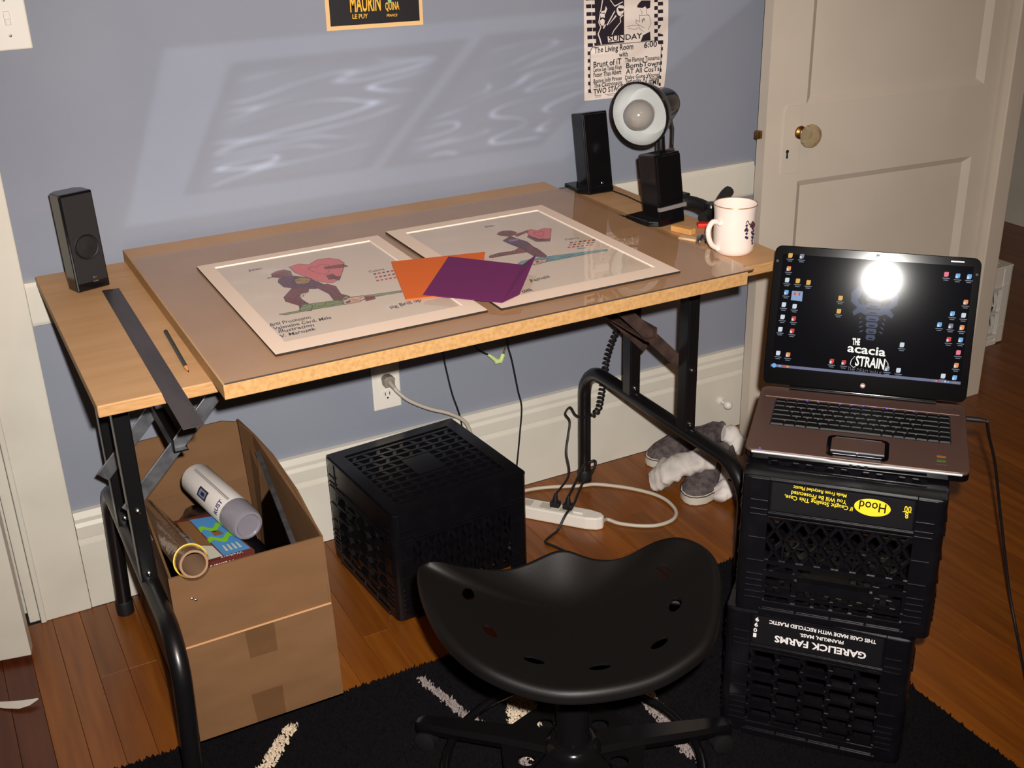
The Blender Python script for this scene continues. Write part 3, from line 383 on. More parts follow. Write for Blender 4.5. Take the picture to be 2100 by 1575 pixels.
MB().lathe([(0.012, 0.026), (0.022, 0.032), (0.029, 0.044), (0.027, 0.054), (0.016, 0.060), (0.0, 0.061)], 12, Mk).build('door_knob', M_glass, door2)
kh = MD @ Matrix.Translation((0.089, -0.0034, 0.797)) @ Matrix.Rotation(math.radians(90), 4, 'X')
MB().prism([(0.0045 * math.cos(t * math.pi / 6), 0.005 + 0.0045 * math.sin(t * math.pi / 6)) for t in range(-2, 9)] + [(-0.003, -0.012), (0.003, -0.012)], 0, 0.0006, M=kh).build('keyhole', M_ink, door2)
MB().box(0.008, 0.0235, 0.012, 0.026, 0.838, 0.858, M=MD).build('latch_bolt', M_brass, door2, bevel=0.002)
# door stop
t = thing('door_stop', 'small white round door stop on the baseboard beside the door edge', 'door stop', (2.256, -0.0185, 0.093))
MB().lathe([(0.012, 0.0), (0.012, 0.004), (0.005, 0.006), (0.005, 0.03)], 14, Matrix.Translation((2.256, -0.0185, 0.093)) @ Matrix.Rotation(math.radians(90), 4, 'X')).build('stem', M_white, t, smooth=True)
MB().ball((2.256, -0.054, 0.093), 0.012).build('rubber_tip', M_white, t, smooth=True)

# ------------------------------------------------------------------ light switch, outlet
t = thing('light_switch', 'white wall switch plate with a toggle at the upper left', 'light switch', (0.61, 0, 1.24))
MB().box(0.577, 0.647, -0.006, -0.0003, 1.193, 1.307).build('cover_plate', M_white, t, bevel=0.003)
MB().box(0.6065, 0.6175, -0.0105, -0.006, 1.238, 1.262).box(0.608, 0.616, -0.014, -0.0105, 1.238, 1.249).build('toggle', M_white, t, bevel=0.001)
for z in (1.219, 1.281): MB().lathe([(0.0032, 0.0), (0.0028, 0.0012), (0, 0.0013)], 12, Matrix.Translation((0.612, -0.006, z)) @ Matrix.Rotation(math.radians(90), 4, 'X')).build('screw', M_chrome, t)
t = thing('wall_outlet', 'white duplex wall outlet under the table with one grey plug', 'outlet', (1.282, 0, 0.36))
MB().box(1.247, 1.317, -0.006, -0.0003, 0.303, 0.417).build('cover_plate', M_white, t, bevel=0.003)
for zc in (0.340, 0.380):
    MB().prism([(0.0165 * math.cos(k * math.pi / 10), max(-0.0125, min(0.0125, 0.0165 * math.sin(k * math.pi / 10)))) for k in range(20)], 0, 0.0015, M=Matrix.Translation((1.282, -0.006, zc)) @ Matrix.Rotation(math.radians(90), 4, 'X')).build('socket', M_white, t)
MB().box(1.2755, 1.2775, -0.0079, -0.0075, 0.339, 0.347).box(1.2865, 1.2885, -0.0079, -0.0075, 0.339, 0.347).lathe([(0.0025, 0), (0.0025, 0.0004)], 10, Matrix.Translation((1.282, -0.0075, 0.332)) @ Matrix.Rotation(math.radians(90), 4, 'X')).build('slots', M_ink, t)

# ------------------------------------------------------------------ wall posters
def flat_wall(mb, pts, y, mi=0): mb.ngon([(x, y, z) for x, z in pts], mi)
t = thing('poster', 'black poster with yellow lettering and cream border on the blue wall', 'poster', (1.32, 0, 1.17))
hi = lambda p: [p[0], p[1], (p[1][0] + 0.002, 1.47), (p[0][0] + 0.004, 1.475)]
M_cream = mat('cream_border', (226, 184, 128), 0.6); M_yel = mat('poster_yellow', (232, 176, 52), 0.6); M_pblk = mat('poster_black', (20, 15, 20), 0.55); M_mint = mat('poster_green', (140, 190, 140), 0.6)
b = MB(); P = hi(POSTER); b.add([(x, -0.0003, z) for x, z in P] + [(x, -0.001, z) for x, z in P], [(4, 5, 6, 7), (0, 1, 5, 4), (1, 2, 6, 5), (2, 3, 7, 6), (3, 0, 4, 7)]); b.build('sheet', M_cream, t)
b = MB(); flat_wall(b, [POSTER_IN[0], POSTER_IN[1], (POSTER_IN[1][0] + 0.002, 1.462), (POSTER_IN[0][0] + 0.004, 1.467)], -0.0013); b.build('printed_field', M_pblk, t)
b = MB(); flat_wall(b, [POSTER_T[3], POSTER_T[2], (1.3598, 1.236), (1.3508, 1.236)], -0.0016); b.build('green_detail', M_mint, t)
b = MB()
for tag, s, pa, pb, h in TEXTS:
    if tag == 'po':
        put_text(b, s, Vector(pa) + Vector((0, -0.0015, 0)), Vector(pb) + Vector((0, -0.0015, 0)), (0, 0, 1), h, bold=0.022, shear=0.25 if s == 'FRANCE' else 0)
b.build('lettering', M_yel, t)
t = thing('concert_flyer', 'white photocopied concert flyer with a checkered border taped to the wall', 'flyer', (1.94, 0, 0.97))
O = FLYER_OUT; P = [(1.826, 1.246)] + O[0:8] + [(2.055, 1.246)]
# slightly curling sheet: back row on the wall, front row standing off towards the lower right
b = MB(); n = len(P)
fy = lambda x, z: -0.0012 - 0.004 * max(0, (x - 1.95) / 0.1) * max(0, (1.10 - z) / 0.13)
b.add([(x, -0.0003, z) for x, z in P] + [(x, fy(x, z), z) for x, z in P], [tuple(range(n, 2 * n))] + [(i, (i + 1) % n, n + (i + 1) % n, n + i) for i in range(n)]); b.build('sheet', M_paper, t)
b = MB(); 
for i, (c, q) in enumerate(FLYER):
    b.ngon([(x, fy(x, z) - 0.0004 - (0.0003 if c == 'paper' else 0.0005 if i > 40 else 0.0), z) for x, z in q], 0 if c == 'ink' else 1)
b.build('printed_picture', [CO['ink'], M_paper], t)
b = MB()
for tag, s, pa, pb, h in TEXTS:
    if tag == 'fl':
        ya = fy(pa[0], pa[2]) - 0.0012; yb = fy(pb[0], pb[2]) - 0.0012
        put_text(b, s, (pa[0], ya, pa[2]), (pb[0], yb, pb[2]), (0, 0, 1), h, bold=0.02, jitter=0.03)
b.build('lettering', M_ink, t)

# ------------------------------------------------------------------ work table
ZT, ZU, ZB = 0.7712, 0.7516, 0.7957
tab = thing('folding_work_table', 'plywood work table on black tubular folding legs along the blue wall', 'table', (1.22, -0.36, 0))
b = MB().box(0.569, 1.8725, -0.708, -0.024, ZU, ZT); b.m = [0, 0, 1, 1, 1, 1]
b.build('tabletop', [M_ply, M_plye], tab, bevel=0.002)
def arc_path(pts, r, n=8):
    out = [Vector(pts[0])]
    for i in range(1, len(pts) - 1):
        p, a_, c_ = Vector(pts[i]), Vector(pts[i - 1]), Vector(pts[i + 1])
        u, v = (a_ - p).normalized(), (c_ - p).normalized(); ang = u.angle(v); d = r / math.tan(ang / 2)
        c = p + (u + v).normalized() * (r / math.sin(ang / 2)); s_, e_ = p + u * d - c, p + v * d - c
        for k in range(n + 1):
            f = k / n; q = (s_ * (1 - f) + e_ * f).normalized() * r; out.append(c + q)
    return out + [Vector(pts[-1])]
def leg_frame(xf, sgn, x_foot):
    ft = MB().tube(arc_path([(x_foot, -0.074, 0.012), (xf, -0.074, 0.330), (xf, -0.722, 0.330), (x_foot, -0.722, 0.018)], 0.085), 0.0165, 14)
    fr = ft.build('leg', M_black, tab, smooth=True)
    for y in (-0.074, -0.722): MB().lathe([(0.0185, 0.0005), (0.019, 0.03), (0.0172, 0.034)], 14, Matrix.Translation((x_foot, y, 0 if y > -0.4 else 0.0055))).build('rubber_foot', M_matte, fr, smooth=True)
    for y in (-0.287, -0.505):
        MB().box(xf - 0.014, xf + 0.014, y - 0.017, y + 0.017, 0.322, ZU - 0.0005).build('upright', M_black, tab, bevel=0.003)
        m = M_steel if sgn > 0 else M_rust
        by_ = -0.021 if y > -0.4 else 0.019
        MB().bar((xf - sgn * (0.026 if y > -0.4 else 0.012), y + by_, 0.454 if y > -0.4 else 0.468), (xf + sgn * 0.245, y + by_, ZU - 0.02), 0.004, 0.026, up=(0, 0, 1)).build('brace', m, tab, bevel=0.001)
        MB().box(xf + sgn * 0.20 - 0.03, xf + sgn * 0.20 + 0.03, y + 0.022, y + 0.026, ZU - 0.075, ZU - 0.0005).box(xf + sgn * 0.20 - 0.03, xf + sgn * 0.20 + 0.03, y - 0.023, y + 0.022, ZU - 0.004, ZU - 0.0005).build('hinge_bracket', m, tab)
        for dx, z in ((0, 0.482), (0, 0.355)):
            MB().lathe([(0.006, 0), (0.0055, 0.003), (0.003, 0.005), (0, 0.0052)], 12, Matrix.Translation((xf + dx, y - 0.017, z)) @ Matrix.Rotation(math.radians(90), 4, 'X')).build('bolt', M_chrome, tab, smooth=True)
    m = M_steel if sgn > 0 else M_rust
    MB().bar((xf + sgn * 0.08, -0.50, 0.577), (xf + sgn * 0.08, -0.285, 0.577), 0.025, 0.003, up=(1, 0, 0)).bar((xf + sgn * 0.092, -0.50, 0.565), (xf + sgn * 0.092, -0.285, 0.565), 0.025, 0.003).build('cross_link', M_black if sgn > 0 else M_rust, tab)
leg_frame(0.621, 1, 0.610); leg_frame(1.783, -1, 1.783)
MB().box(0.60, 1.84, -0.30, -0.27, ZU - 0.022, ZU - 0.0006).box(0.60, 1.84, -0.52, -0.49, ZU - 0.022, ZU - 0.0006).build('rail', M_black, tab)
# drawing board on the table, plexiglass on the board
b = MB().box(0.740, 1.7025, -0.7855, -0.024, ZT + 0.0004, ZB); b.m = [0, 0, 1, 1, 1, 1]
o = b.build('drawing_board', [M_mdf, M_mdfe], origin=(1.22, -0.4, ZT + 0.0004), bevel=0.001); o['label'] = 'large thick fibreboard panel lying on top of the work table'; o['category'] = 'board'
M_plexi = clear('plexiglass', 0.95, 0.015)
b = MB().box(0.742, 1.715, -0.786, -0.103, ZB + 0.0002, 0.7987); b.m = [0, 0, 1, 0, 0, 0]
M_pedge = mat('plexiglass_edge', (74, 62, 52), 0.3)
o = b.build('plexiglass_sheet', [M_plexi, M_pedge], origin=(1.22, -0.44, ZB + 0.0002)); o['label'] = 'clear plexiglass sheet covering most of the fibreboard panel'; o['category'] = 'sheet'
# ------------------------------------------------------------------ matted drawings
M_mat = mat('mat_board', (240, 214, 194), 0.7, spec=0.2); M_mbev = mat('mat_bevel', (236, 220, 206), 0.8, spec=0.1); M_draw = mat('drawing_paper', (226, 204, 186), 0.75)
M_acet = clear('acetate', 0.96, 0.04, bump=(7, 0.25))
def matted(name, label, x0, x1, y0, y1, wx0, wx1, wy0, wy1, data, tag):
    z0 = 0.7990; t = thing(name, label, 'artwork', ((x0 + x1) / 2, (y0 + y1) / 2, z0), group=None)
    zb, zt = z0, z0 + 0.0040; b = MB(); s = 0.0018
    o = [(x0, y0), (x1, y0), (x1, y1), (x0, y1)]; i = [(wx0, wy0), (wx1, wy0), (wx1, wy1), (wx0, wy1)]; j = [(wx0 + s, wy0 + s), (wx1 - s, wy0 + s), (wx1 - s, wy1 - s), (wx0 + s, wy1 - s)]
    vs = [(x, y, zb) for x, y in o] + [(x, y, zt) for x, y in o] + [(x, y, zt) for x, y in i] + [(x, y, zb + 0.0012) for x, y in j]
    fs = [(k, (k + 1) % 4, 4 + (k + 1) % 4, 4 + k) for k in range(4)] + [(4 + k, 4 + (k + 1) % 4, 8 + (k + 1) % 4, 8 + k) for k in range(4)] + [(8 + k, 8 + (k + 1) % 4, 12 + (k + 1) % 4, 12 + k) for k in range(4)] + [(0, 1, 2, 3)]
    b.add(vs, fs); b.m = [2] * 4 + [0] * 4 + [1] * 4 + [0]
    b.build('mat_board', [M_mat, M_mbev, M_dark], t)  # outer sides coloured dark for the shadow along the mat edges
    dr = MB().box(wx0 + s, wx1 - s, wy0 + s, wy1 - s, zb + 0.0002, zb + 0.0014).build('drawing_paper', M_draw, t)
    keys = list(dict.fromkeys(c for c, q in data)); b = MB()
    for k, (c, q) in enumerate(data): b.ngon([(x, y, zb + 0.0017 + k * 0.00001) for x, y in q], keys.index(c))
    b.build('drawn_figure', [CO[k] for k in keys], dr)
    b = MB()
    for k, (c, q) in enumerate(data[:12]):
        if len(q) > 4:
            for u, v in zip(q, q[1:] + q[:1]): b.bar((u[0], u[1], zb + 0.00195), (v[0], v[1], zb + 0.00195), 0.0011, 0.0001)
    b.build('ink_outline', CO['ink'], dr)
    b = MB()
    for k, (c, q) in enumerate(data[:12]):
        if c not in ('maroon', 'plum', 'rust', 'pink', 'green', 'teal') or len(q) < 6: continue
        cx = sum(p[0] for p in q) / len(q); cy = sum(p[1] for p in q) / len(q)
        for i, (u, v) in enumerate(zip(q, q[1:] + q[:1])):
            for f in ((0.35, 0.62) if c != 'pink' else (0.4,)):
                px, py = cx + ((u[0] + v[0]) / 2 - cx) * f, cy + ((u[1] + v[1]) / 2 - cy) * f
                dx, dy = (v[0] - u[0]) * 0.28, (v[1] - u[1]) * 0.28; L_q = math.hypot(dx, dy)
                if L_q < 1e-4: continue
                s_ = min(1, 0.006 / L_q); b.bar((px - dx * s_, py - dy * s_, zb + 0.0019), (px + dx * s_, py + dy * s_, zb + 0.0019), 0.0009, 0.0001)
    b.build('pencil_shading', CO['ink'], dr)
    for tg, s_, pa, pb, h in TEXTS:
        if tg == tag:
            b = MB(); put_text(b, s_, (pa[0], pa[1], zb + 0.0016), (pb[0], pb[1], zb + 0.0016), (0, 1, 0), h * 1.2, bold=0.014, shear=0.3, jitter=0.05); b.build('handwriting', CO['ink'], dr)
    b = MB()
    nx_, ny_ = 14, 20
    b.add([(wx0 + (wx1 - wx0) * i_ / nx_, wy0 + (wy1 - wy0) * j_ / ny_, zb + 0.0028) for j_ in range(ny_ + 1) for i_ in range(nx_ + 1)],
          [(j_ * (nx_ + 1) + i_, j_ * (nx_ + 1) + i_ + 1, (j_ + 1) * (nx_ + 1) + i_ + 1, (j_ + 1) * (nx_ + 1) + i_) for j_ in range(ny_) for i_ in range(nx_)])
    b.build('acetate_window', M_acet, t)
    return t
matted('matted_drawing', 'left matted drawing of a stooped figure carrying a big pink heart', 0.838, 1.204, -0.729, -0.232, 0.866, 1.178, -0.686, -0.256, MAT1, 'm1')
matted('matted_drawing', 'right matted drawing of a running figure with a small pink heart', 1.227, 1.590, -0.734, -0.218, 1.259, 1.564, -0.692, -0.247, MAT2, 'm2')
M_or = mat('orange_card', (222, 104, 40), 0.7, spec=0.3); M_pu = mat('purple_card', (112, 36, 92), 0.7, spec=0.3)
zc = 0.8034
t = thing('folded_card', 'orange folded card lying under the purple card on the drawings', 'card', (1.21, -0.51, zc))
q = [(1.105, -0.613), (1.230, -0.640), (1.330, -0.463), (1.160, -0.413)]
MB().add([(x, y, zc) for x, y in q] + [(x, y, zc + 0.0006) for x, y in q], [(0, 1, 2, 3), (4, 5, 6, 7)] + [(k, (k + 1) % 4, 4 + (k + 1) % 4, 4 + k) for k in range(4)]).build('back_leaf', M_or, t)
MB().add([(x, y, zc + 0.0007) for x, y in q] + [(q[0][0], q[0][1], zc + 0.0013), (q[1][0], q[1][1], zc + 0.0013), (q[2][0] + 0.002, q[2][1], zc + 0.006), (q[3][0], q[3][1], zc + 0.003)], [(0, 1, 2, 3), (4, 5, 6, 7)] + [(k, (k + 1) % 4, 4 + (k + 1) % 4, 4 + k) for k in range(4)]).build('front_leaf', M_or, t)
zp = zc + 0.0068
t = thing('folded_card', 'purple folded card on top of the orange card, right edge turned up', 'card', (1.24, -0.58, zp))
q = [(1.133, -0.622), (1.232, -0.728), (1.354, -0.572), (1.259, -0.455)]
b = MB(); e1, e2 = (1.268, -0.722), (1.386, -0.566)
b.add([(x, y, zp) for x, y in q] + [(x, y, zp + 0.0007) for x, y in q], [(0, 1, 2, 3), (4, 5, 6, 7)] + [(k, (k + 1) % 4, 4 + (k + 1) % 4, 4 + k) for k in range(4)]).build('main_leaf', M_pu, t)
up_ = 0.012
MB().add([(q[1][0], q[1][1], zp + 0.0002), (q[2][0], q[2][1], zp + 0.0002), (e2[0], e2[1], zp + up_), (e1[0], e1[1], zp + up_ * 0.5), (q[1][0], q[1][1], zp + 0.0009), (q[2][0], q[2][1], zp + 0.0009), (e2[0], e2[1], zp + up_ + 0.0007), (e1[0], e1[1], zp + up_ * 0.5 + 0.0007)], [(0, 1, 2, 3), (4, 5, 6, 7)] + [(k, (k + 1) % 4, 4 + (k + 1) % 4, 4 + k) for k in range(4)]).build('turned_up_flap', M_pu, t)

# ------------------------------------------------------------------ ruler and pencil
M_rul = mat('worn_steel_ruler', (92, 82, 82), 0.38, 0.55, var=(25, (72, 64, 66), 0.4, 0.75), stretch=(1, .2, 1))
t = thing('steel_ruler', 'long dark steel ruler overhanging the front of the table at left', 'ruler', (0.68, -0.52, ZT))
rx = lambda y: 0.668 + (y + 0.184) * 0.009
MB().add([(rx(y), y, z) for y in (-0.184, -0.853) for z in (ZT + .0003, ZT + .0014)] + [(rx(y) + 0.0305, y - 0.003 * (y > -0.5), z) for y in (-0.184, -0.853) for z in (ZT + .0003, ZT + .0014)], [(0, 1, 3, 2), (4, 5, 7, 6), (0, 1, 5, 4), (2, 3, 7, 6), (0, 2, 6, 4), (1, 3, 7, 5)]).build('blade', M_rul, t)
b = MB()
for k in range(1, 64):
    y = -0.184 - k * 0.0103; L = 0.007 if k % 4 == 0 else 0.004
    b.box(rx(y) + 0.0302 - L, rx(y) + 0.0302, y - 0.0003, y + 0.0003, ZT + .0014, ZT + .0015)
b.build('graduations', M_ink, t)
b = MB().lathe([(0.0032, 0), (0.0032, 0.0002)], 14, Matrix.Translation((0.6835, -0.194, ZT + .0014))); b.build('hang_hole', M_ink, t)
t = thing('pencil', 'short dark green pencil with a sharpened wooden tip beside the ruler', 'pencil', (0.72, -0.56, ZT))
pa, pb = Vector((0.724, -0.468, ZT + 0.0041)), Vector((0.7175, -0.640, ZT + 0.0041)); d = (pb - pa).normalized()
M_pen = mat('pencil_paint', (34, 40, 30), 0.35); M_pw = mat('pencil_wood', (212, 140, 84), 0.7)
MB().tube([pa, pb], 0.0037, 6).build('barrel', M_pen, t); MB().tube([pb, pb + d * 0.016], [0.0037, 0.0012], 10).build('sharpened_tip', M_pw, t, smooth=True); MB().tube([pb + d * 0.016, pb + d * 0.021], [0.0012, 0.0003], 8).build('lead', M_ink, t)
MB().tube([pa - d * 0.0004, pa + d * 0.004], 0.0039, 6).build('end_cap', M_ink, t)

# ------------------------------------------------------------------ speakers
M_grille = mat('speaker_grille', (19, 15, 17), 0.7, bump=(1500, 0.4))
def speaker(label, x, y, rz, w, h, d, lean, base, strip=False, cone=False, logo=True):
    t = thing('computer_speaker', label, 'speaker', (x, y, ZT + 0.0003), rz, 'black desktop speakers on the work table')
    Lm = Matrix.Translation((0, 0, 0.0005)) @ Matrix.Rotation(math.radians(-lean), 4, 'X')
    c = 0.012
    poly = [(-w / 2, 0), (w / 2, 0), (w / 2, d - c), (w / 2 - c, d), (-w / 2 + c, d), (-w / 2, d - c)]
    MB().prism(poly, 0, h, M=Lm).build('cabinet', M_gloss, t, local=True, bevel=0.003)
    g0 = 0.016 if not strip else 0.05
    MB().box(-w / 2 + 0.003, w / 2 - 0.003, -0.004, 0.001, g0, h - 0.004, M=Lm).build('grille', M_grille if cone else M_gloss, t, local=True, bevel=0.0015)
    if cone:
        b = MB().lathe([(0.021, 0.004), (0.0225, 0.0052), (0.024, 0.004)], 32, Lm @ Matrix.Translation((0, 0, h * 0.45)) @ Matrix.Rotation(math.radians(90), 4, 'X'))
        b.lathe([(0.020, 0.0042), (0.008, 0.0046), (0.0, 0.0052)], 32, Lm @ Matrix.Translation((0, 0, h * 0.45)) @ Matrix.Rotation(math.radians(90), 4, 'X'))
        b.build('cone', M_matte, t, local=True, smooth=True)
    if logo:
        lm = MB().ball((0, 0, 0), (0.0035, 0.0006, 0.0028), 10, 6); lm.v = [tuple(Lm @ (Vector(p) + Vector((0.004, -0.0045, 0.024)))) for p in lm.v]
        lm.box(-0.001, 0.009, -0.0046, -0.0041, 0.0155, 0.0175, M=Lm); lm.build('logo', M_chrome, t, local=True)
    if strip: MB().box(-w / 2 - 0.0005, w / 2 + 0.003, -0.0055, 0.003, 0.033, 0.041, M=Lm).build('silver_strip', mat('grey_strip', (128, 122, 122), 0.35), t, local=True)
    if base:
        MB().prism([(-w / 2 + 0.002, 0.004), (w / 2 + 0.003, 0.004), (w / 2 + 0.003, d + 0.03), (-w / 2 - 0.016, d + 0.03), (-w / 2 - 0.016, 0.022)], 0, 0.012).build('stand', M_gloss, t, local=True, bevel=0.003)
    return t
speaker('left black speaker with a round cone in its grille at the table corner', 0.6575, -0.168, math.radians(16), 0.064, 0.184, 0.052, 3, False, cone=True)
speaker('tall plain black speaker at the back right near the wall, leaning back', 1.806, -0.112, math.radians(-2), 0.067, 0.186, 0.060, 11, True)
speaker('shorter glossy black speaker with a silver strip before the lamp', 1.803, -0.405, math.radians(9), 0.072, 0.150, 0.062, 9, True, strip=True, logo=False)

# ------------------------------------------------------------------ desk lamp
t = thing('desk_lamp', 'black clip lamp with a white lined shade and bare bulb behind the short speaker', 'lamp', (1.885, -0.25, ZT))
ax = Vector((-0.87, -0.46, -0.03)).normalized(); rc = Vector((1.804, -0.268, 0.9795))     # axis points out of the shade mouth
q = ax.to_track_quat('Z', 'Y').to_matrix().to_4x4(); LM_ = Matrix.Translation(rc) @ q
M_lin = mat('shade_lining', (188, 190, 188), 0.25)
MB().lathe([(0.069, 0.0), (0.0685, -0.010), (0.064, -0.026), (0.054, -0.040), (0.038, -0.047)], 40, LM_, cap=False).build('shade', M_gloss, t, smooth=True)
MB().lathe([(0.069, 0.0), (0.066, 0.001), (0.0655, -0.010), (0.061, -0.025), (0.050, -0.039), (0.0, -0.044)], 40, LM_, cap=False).build('shade_lining', M_lin, t, smooth=True)
MB().tube([LM_ @ Vector((0.068 * math.cos(k * math.pi / 24), 0.068 * math.sin(k * math.pi / 24), 0.0)) for k in range(48)], 0.0028, 6, closed=True).build('rim', M_gloss, t, smooth=True)
MB().lathe([(0.037, -0.046), (0.037, -0.112), (0.033, -0.126), (0.020, -0.133), (0.0, -0.134)], 28, LM_).build('socket_housing', M_gloss, t, smooth=True)
M_bulb = mat('frosted_bulb', (150, 144, 138), 0.12, spec=0.6)
MB().lathe([(0.013, -0.043), (0.015, -0.038), (0.022, -0.030), (0.0315, -0.010), (0.033, 0.002), (0.029, 0.017), (0.017, 0.030), (0.0, 0.0345)], 28, LM_).build('bulb', M_bulb, t, smooth=True)
hs = LM_ @ Vector((0, 0, -0.10)); bs = Vector((1.885, -0.262, ZT + 0.03))
ar = [hs - Vector((0, 0, 0.03)), hs + Vector((-0.004, -0.006, -0.062)), hs + Vector((-0.012, -0.02, -0.10)), Vector((1.876, -0.268, ZT + 0.075)), bs]
MB().tube(ar, [0.007, 0.009, 0.011, 0.010, 0.010], 12).build('arm', M_black, t, smooth=True)
cb = [hs + ax * -0.02 + Vector((0.012, 0, -0.026)), hs + Vector((0.030, -0.004, -0.055)), hs + Vector((0.024, -0.012, -0.09)), Vector((1.895, -0.262, ZT + 0.09))]
MB().tube(arc_path(cb, 0.012), 0.0032, 8).build('cable', M_matte, t, smooth=True)
MB().prism([(-0.055, -0.014), (-0.048, -0.02), (0.06, -0.02), (0.06, 0.02), (-0.048, 0.02), (-0.055, 0.014)], 0.0004, 0.016, M=Matrix.Translation((1.885, -0.262, ZT)) @ Matrix.Rotation(math.radians(15), 4, 'Z')).build('clamp_foot', M_black, t, bevel=0.003)
MB().box(1.862, 1.908, -0.282, -0.24, ZT + 0.014, ZT + 0.05).build('clamp_body', M_black, t, bevel=0.006)
M_clip = clear('smoky_clip', 0.55, 0.06)
MB().box(1.855, 1.872, -0.30, -0.296, 0.885, 0.905).box(1.872, 1.875, -0.302, -0.286, 0.885, 0.905).build('thumb_clip', M_rust, t, bevel=0.001)
MB().tube([(1.874, -0.30, 0.90), (1.868, -0.296, 0.87), (1.876, -0.27, 0.83)], 0.004, 8).build('clip_stem', M_rust, t, smooth=True)

# ------------------------------------------------------------------ mug
t = thing('mug', 'white porcelain mug with a painted bunch of dark grapes on the table corner', 'mug', (1.797, -0.620, ZT + .0003))
M_por = mat('porcelain', (232, 216, 206), 0.12, spec=0.5, coat=0.4, coat_r=0.04); M_gold = mat('gilt', (186, 140, 84), 0.3, 0.5); M_gr = mat('grape_print', (58, 44, 74), 0.3); M_lf = mat('leaf_print', (96, 62, 60), 0.3)
mh = 0.098; R0 = 0.0405
MB().lathe([(0.0, 0.0012), (0.028, 0.0), (0.031, 0.0008), (0.036, 0.003), (0.0395, 0.010), (R0, 0.02), (R0, 0.078), (0.0415, 0.088), (0.0428, mh), (0.0412, mh), (0.0388, 0.078), (0.0385, 0.02), (0.034, 0.008), (0.0, 0.007)], 48).build('cup', M_por, t, local=True, smooth=True)
MB().tube([(0.0420 * math.cos(k * math.pi / 32), 0.0420 * math.sin(k * math.pi / 32), mh) for k in range(64)], 0.0010, 6, closed=True).build('gilt_rim', M_gold, t, local=True, smooth=True)
va = math.atan2(CAMP.y + 0.62, CAMP.x - 1.797); ha = va - math.radians(52)
def mp(a_, r_, z_): return Vector((r_ * math.cos(a_), r_ * math.sin(a_), z_))
hp_ = [mp(ha, R0 - 0.001, 0.066), mp(ha, R0 + 0.012, 0.069), mp(ha, R0 + 0.021, 0.058), mp(ha, R0 + 0.021, 0.042), mp(ha, R0 + 0.013, 0.024), mp(ha, R0 - 0.001, 0.014)]
def smooth_path(P, n=6):
    P = [Vector(p) for p in P]; P = [2 * P[0] - P[1]] + P + [2 * P[-1] - P[-2]]; out = []
    for i in range(1, len(P) - 2):
        for k in range(n):
            u = k / n; a_, b_, c_, d_ = P[i - 1], P[i], P[i + 1], P[i + 2]
            out.append(0.5 * ((2 * b_) + (c_ - a_) * u + (2 * a_ - 5 * b_ + 4 * c_ - d_) * u * u + (3 * b_ - a_ - 3 * c_ + d_) * u ** 3))
    return out + [P[-2]]
MB().tube(smooth_path(hp_), 0.0052, 10).build('handle', M_por, t, local=True, smooth=True)
MB().ball(mp(ha + 0.18, R0, 0.066), 0.006).ball(mp(ha + 0.1, R0, 0.014), 0.005).build('handle_boss', M_por, t, local=True, smooth=True)
b = MB(); ga = va + math.radians(34)
def dot(a_, z_, r_, mi=0):
    n_ = 10; b.ngon([mp(a_ + r_ * math.cos(k * 2 * math.pi / n_) / R0, R0 + 0.0004, z_ + r_ * math.sin(k * 2 * math.pi / n_)) for k in range(n_)], mi)
for da, z_ in ((0, .064), (-.05, .055), (.06, .054), (.02, .048), (.0, .041), (.07, .039), (.0, .058)): dot(ga + da, z_, 0.0028)
for da, z_ in ((.34, .06), (.42, .055), (.5, .05), (.36, .048), (.44, .044), (.40, .038), (.48, .036), (.42, .031), (.46, .025), (.55, .042)): dot(ga + da, z_, 0.0030)
for da, z_ in ((.30, .062), (.38, .066), (.46, .063), (.42, .058), (.54, .06)): dot(ga + da, z_, 0.0045, 1)
for k in range(12): dot(ga - 0.03 + k * 0.022, 0.069 + 0.004 * math.sin(k * 0.5), 0.0012, 1)
b.build('grape_print', [M_gr, M_lf], t, local=True)

# ------------------------------------------------------------------ small things by the mug
M_blk = mat('pale_wood_block', (214, 158, 92), 0.6, var=(20, (196, 138, 76), 0.4, 0.7)); M_lt = mat('light_wood', (220, 184, 140), 0.5); M_bw = mat('brown_wood', (172, 112, 60), 0.5)
for nm, lab, pos, sz, rz, m in (('wood_block', 'honey coloured wooden block beside the short speaker', (1.789, -0.462), (0.052, 0.018, 0.012), -72, M_blk), ('wood_block', 'pale thin wooden slip between the honey block and the foil', (1.772, -0.512), (0.048, 0.018, 0.005), -60, M_lt), ('wood_block', 'brown wooden block half behind the mug handle', (1.797, -0.548), (0.045, 0.022, 0.009), -70, M_bw)):
    o = MB().box(-sz[0] / 2, sz[0] / 2, -sz[1] / 2, sz[1] / 2, 0, sz[2]).build(nm, m, bevel=0.0015); o.location = (pos[0], pos[1], ZT + 0.0004); o.rotation_euler = (0, 0, math.radians(rz)); o['label'] = lab; o['category'] = 'wood block'
b = MB().ball((0, 0, 0), 0.0115, 14, 9); b.v = [tuple(Vector(p) * (1 + 0.28 * noise.noise(Vector(p) * 160))) for p in b.v]
zmin = min(p[2] for p in b.v); o = b.build('foil_ball', mat('foil', (200, 200, 205), 0.2, 1.0)); o.location = (1.768, -0.556, ZT + 0.0003 - zmin); o['label'] = 'small crumpled silver foil ball left of the mug'; o['category'] = 'foil'
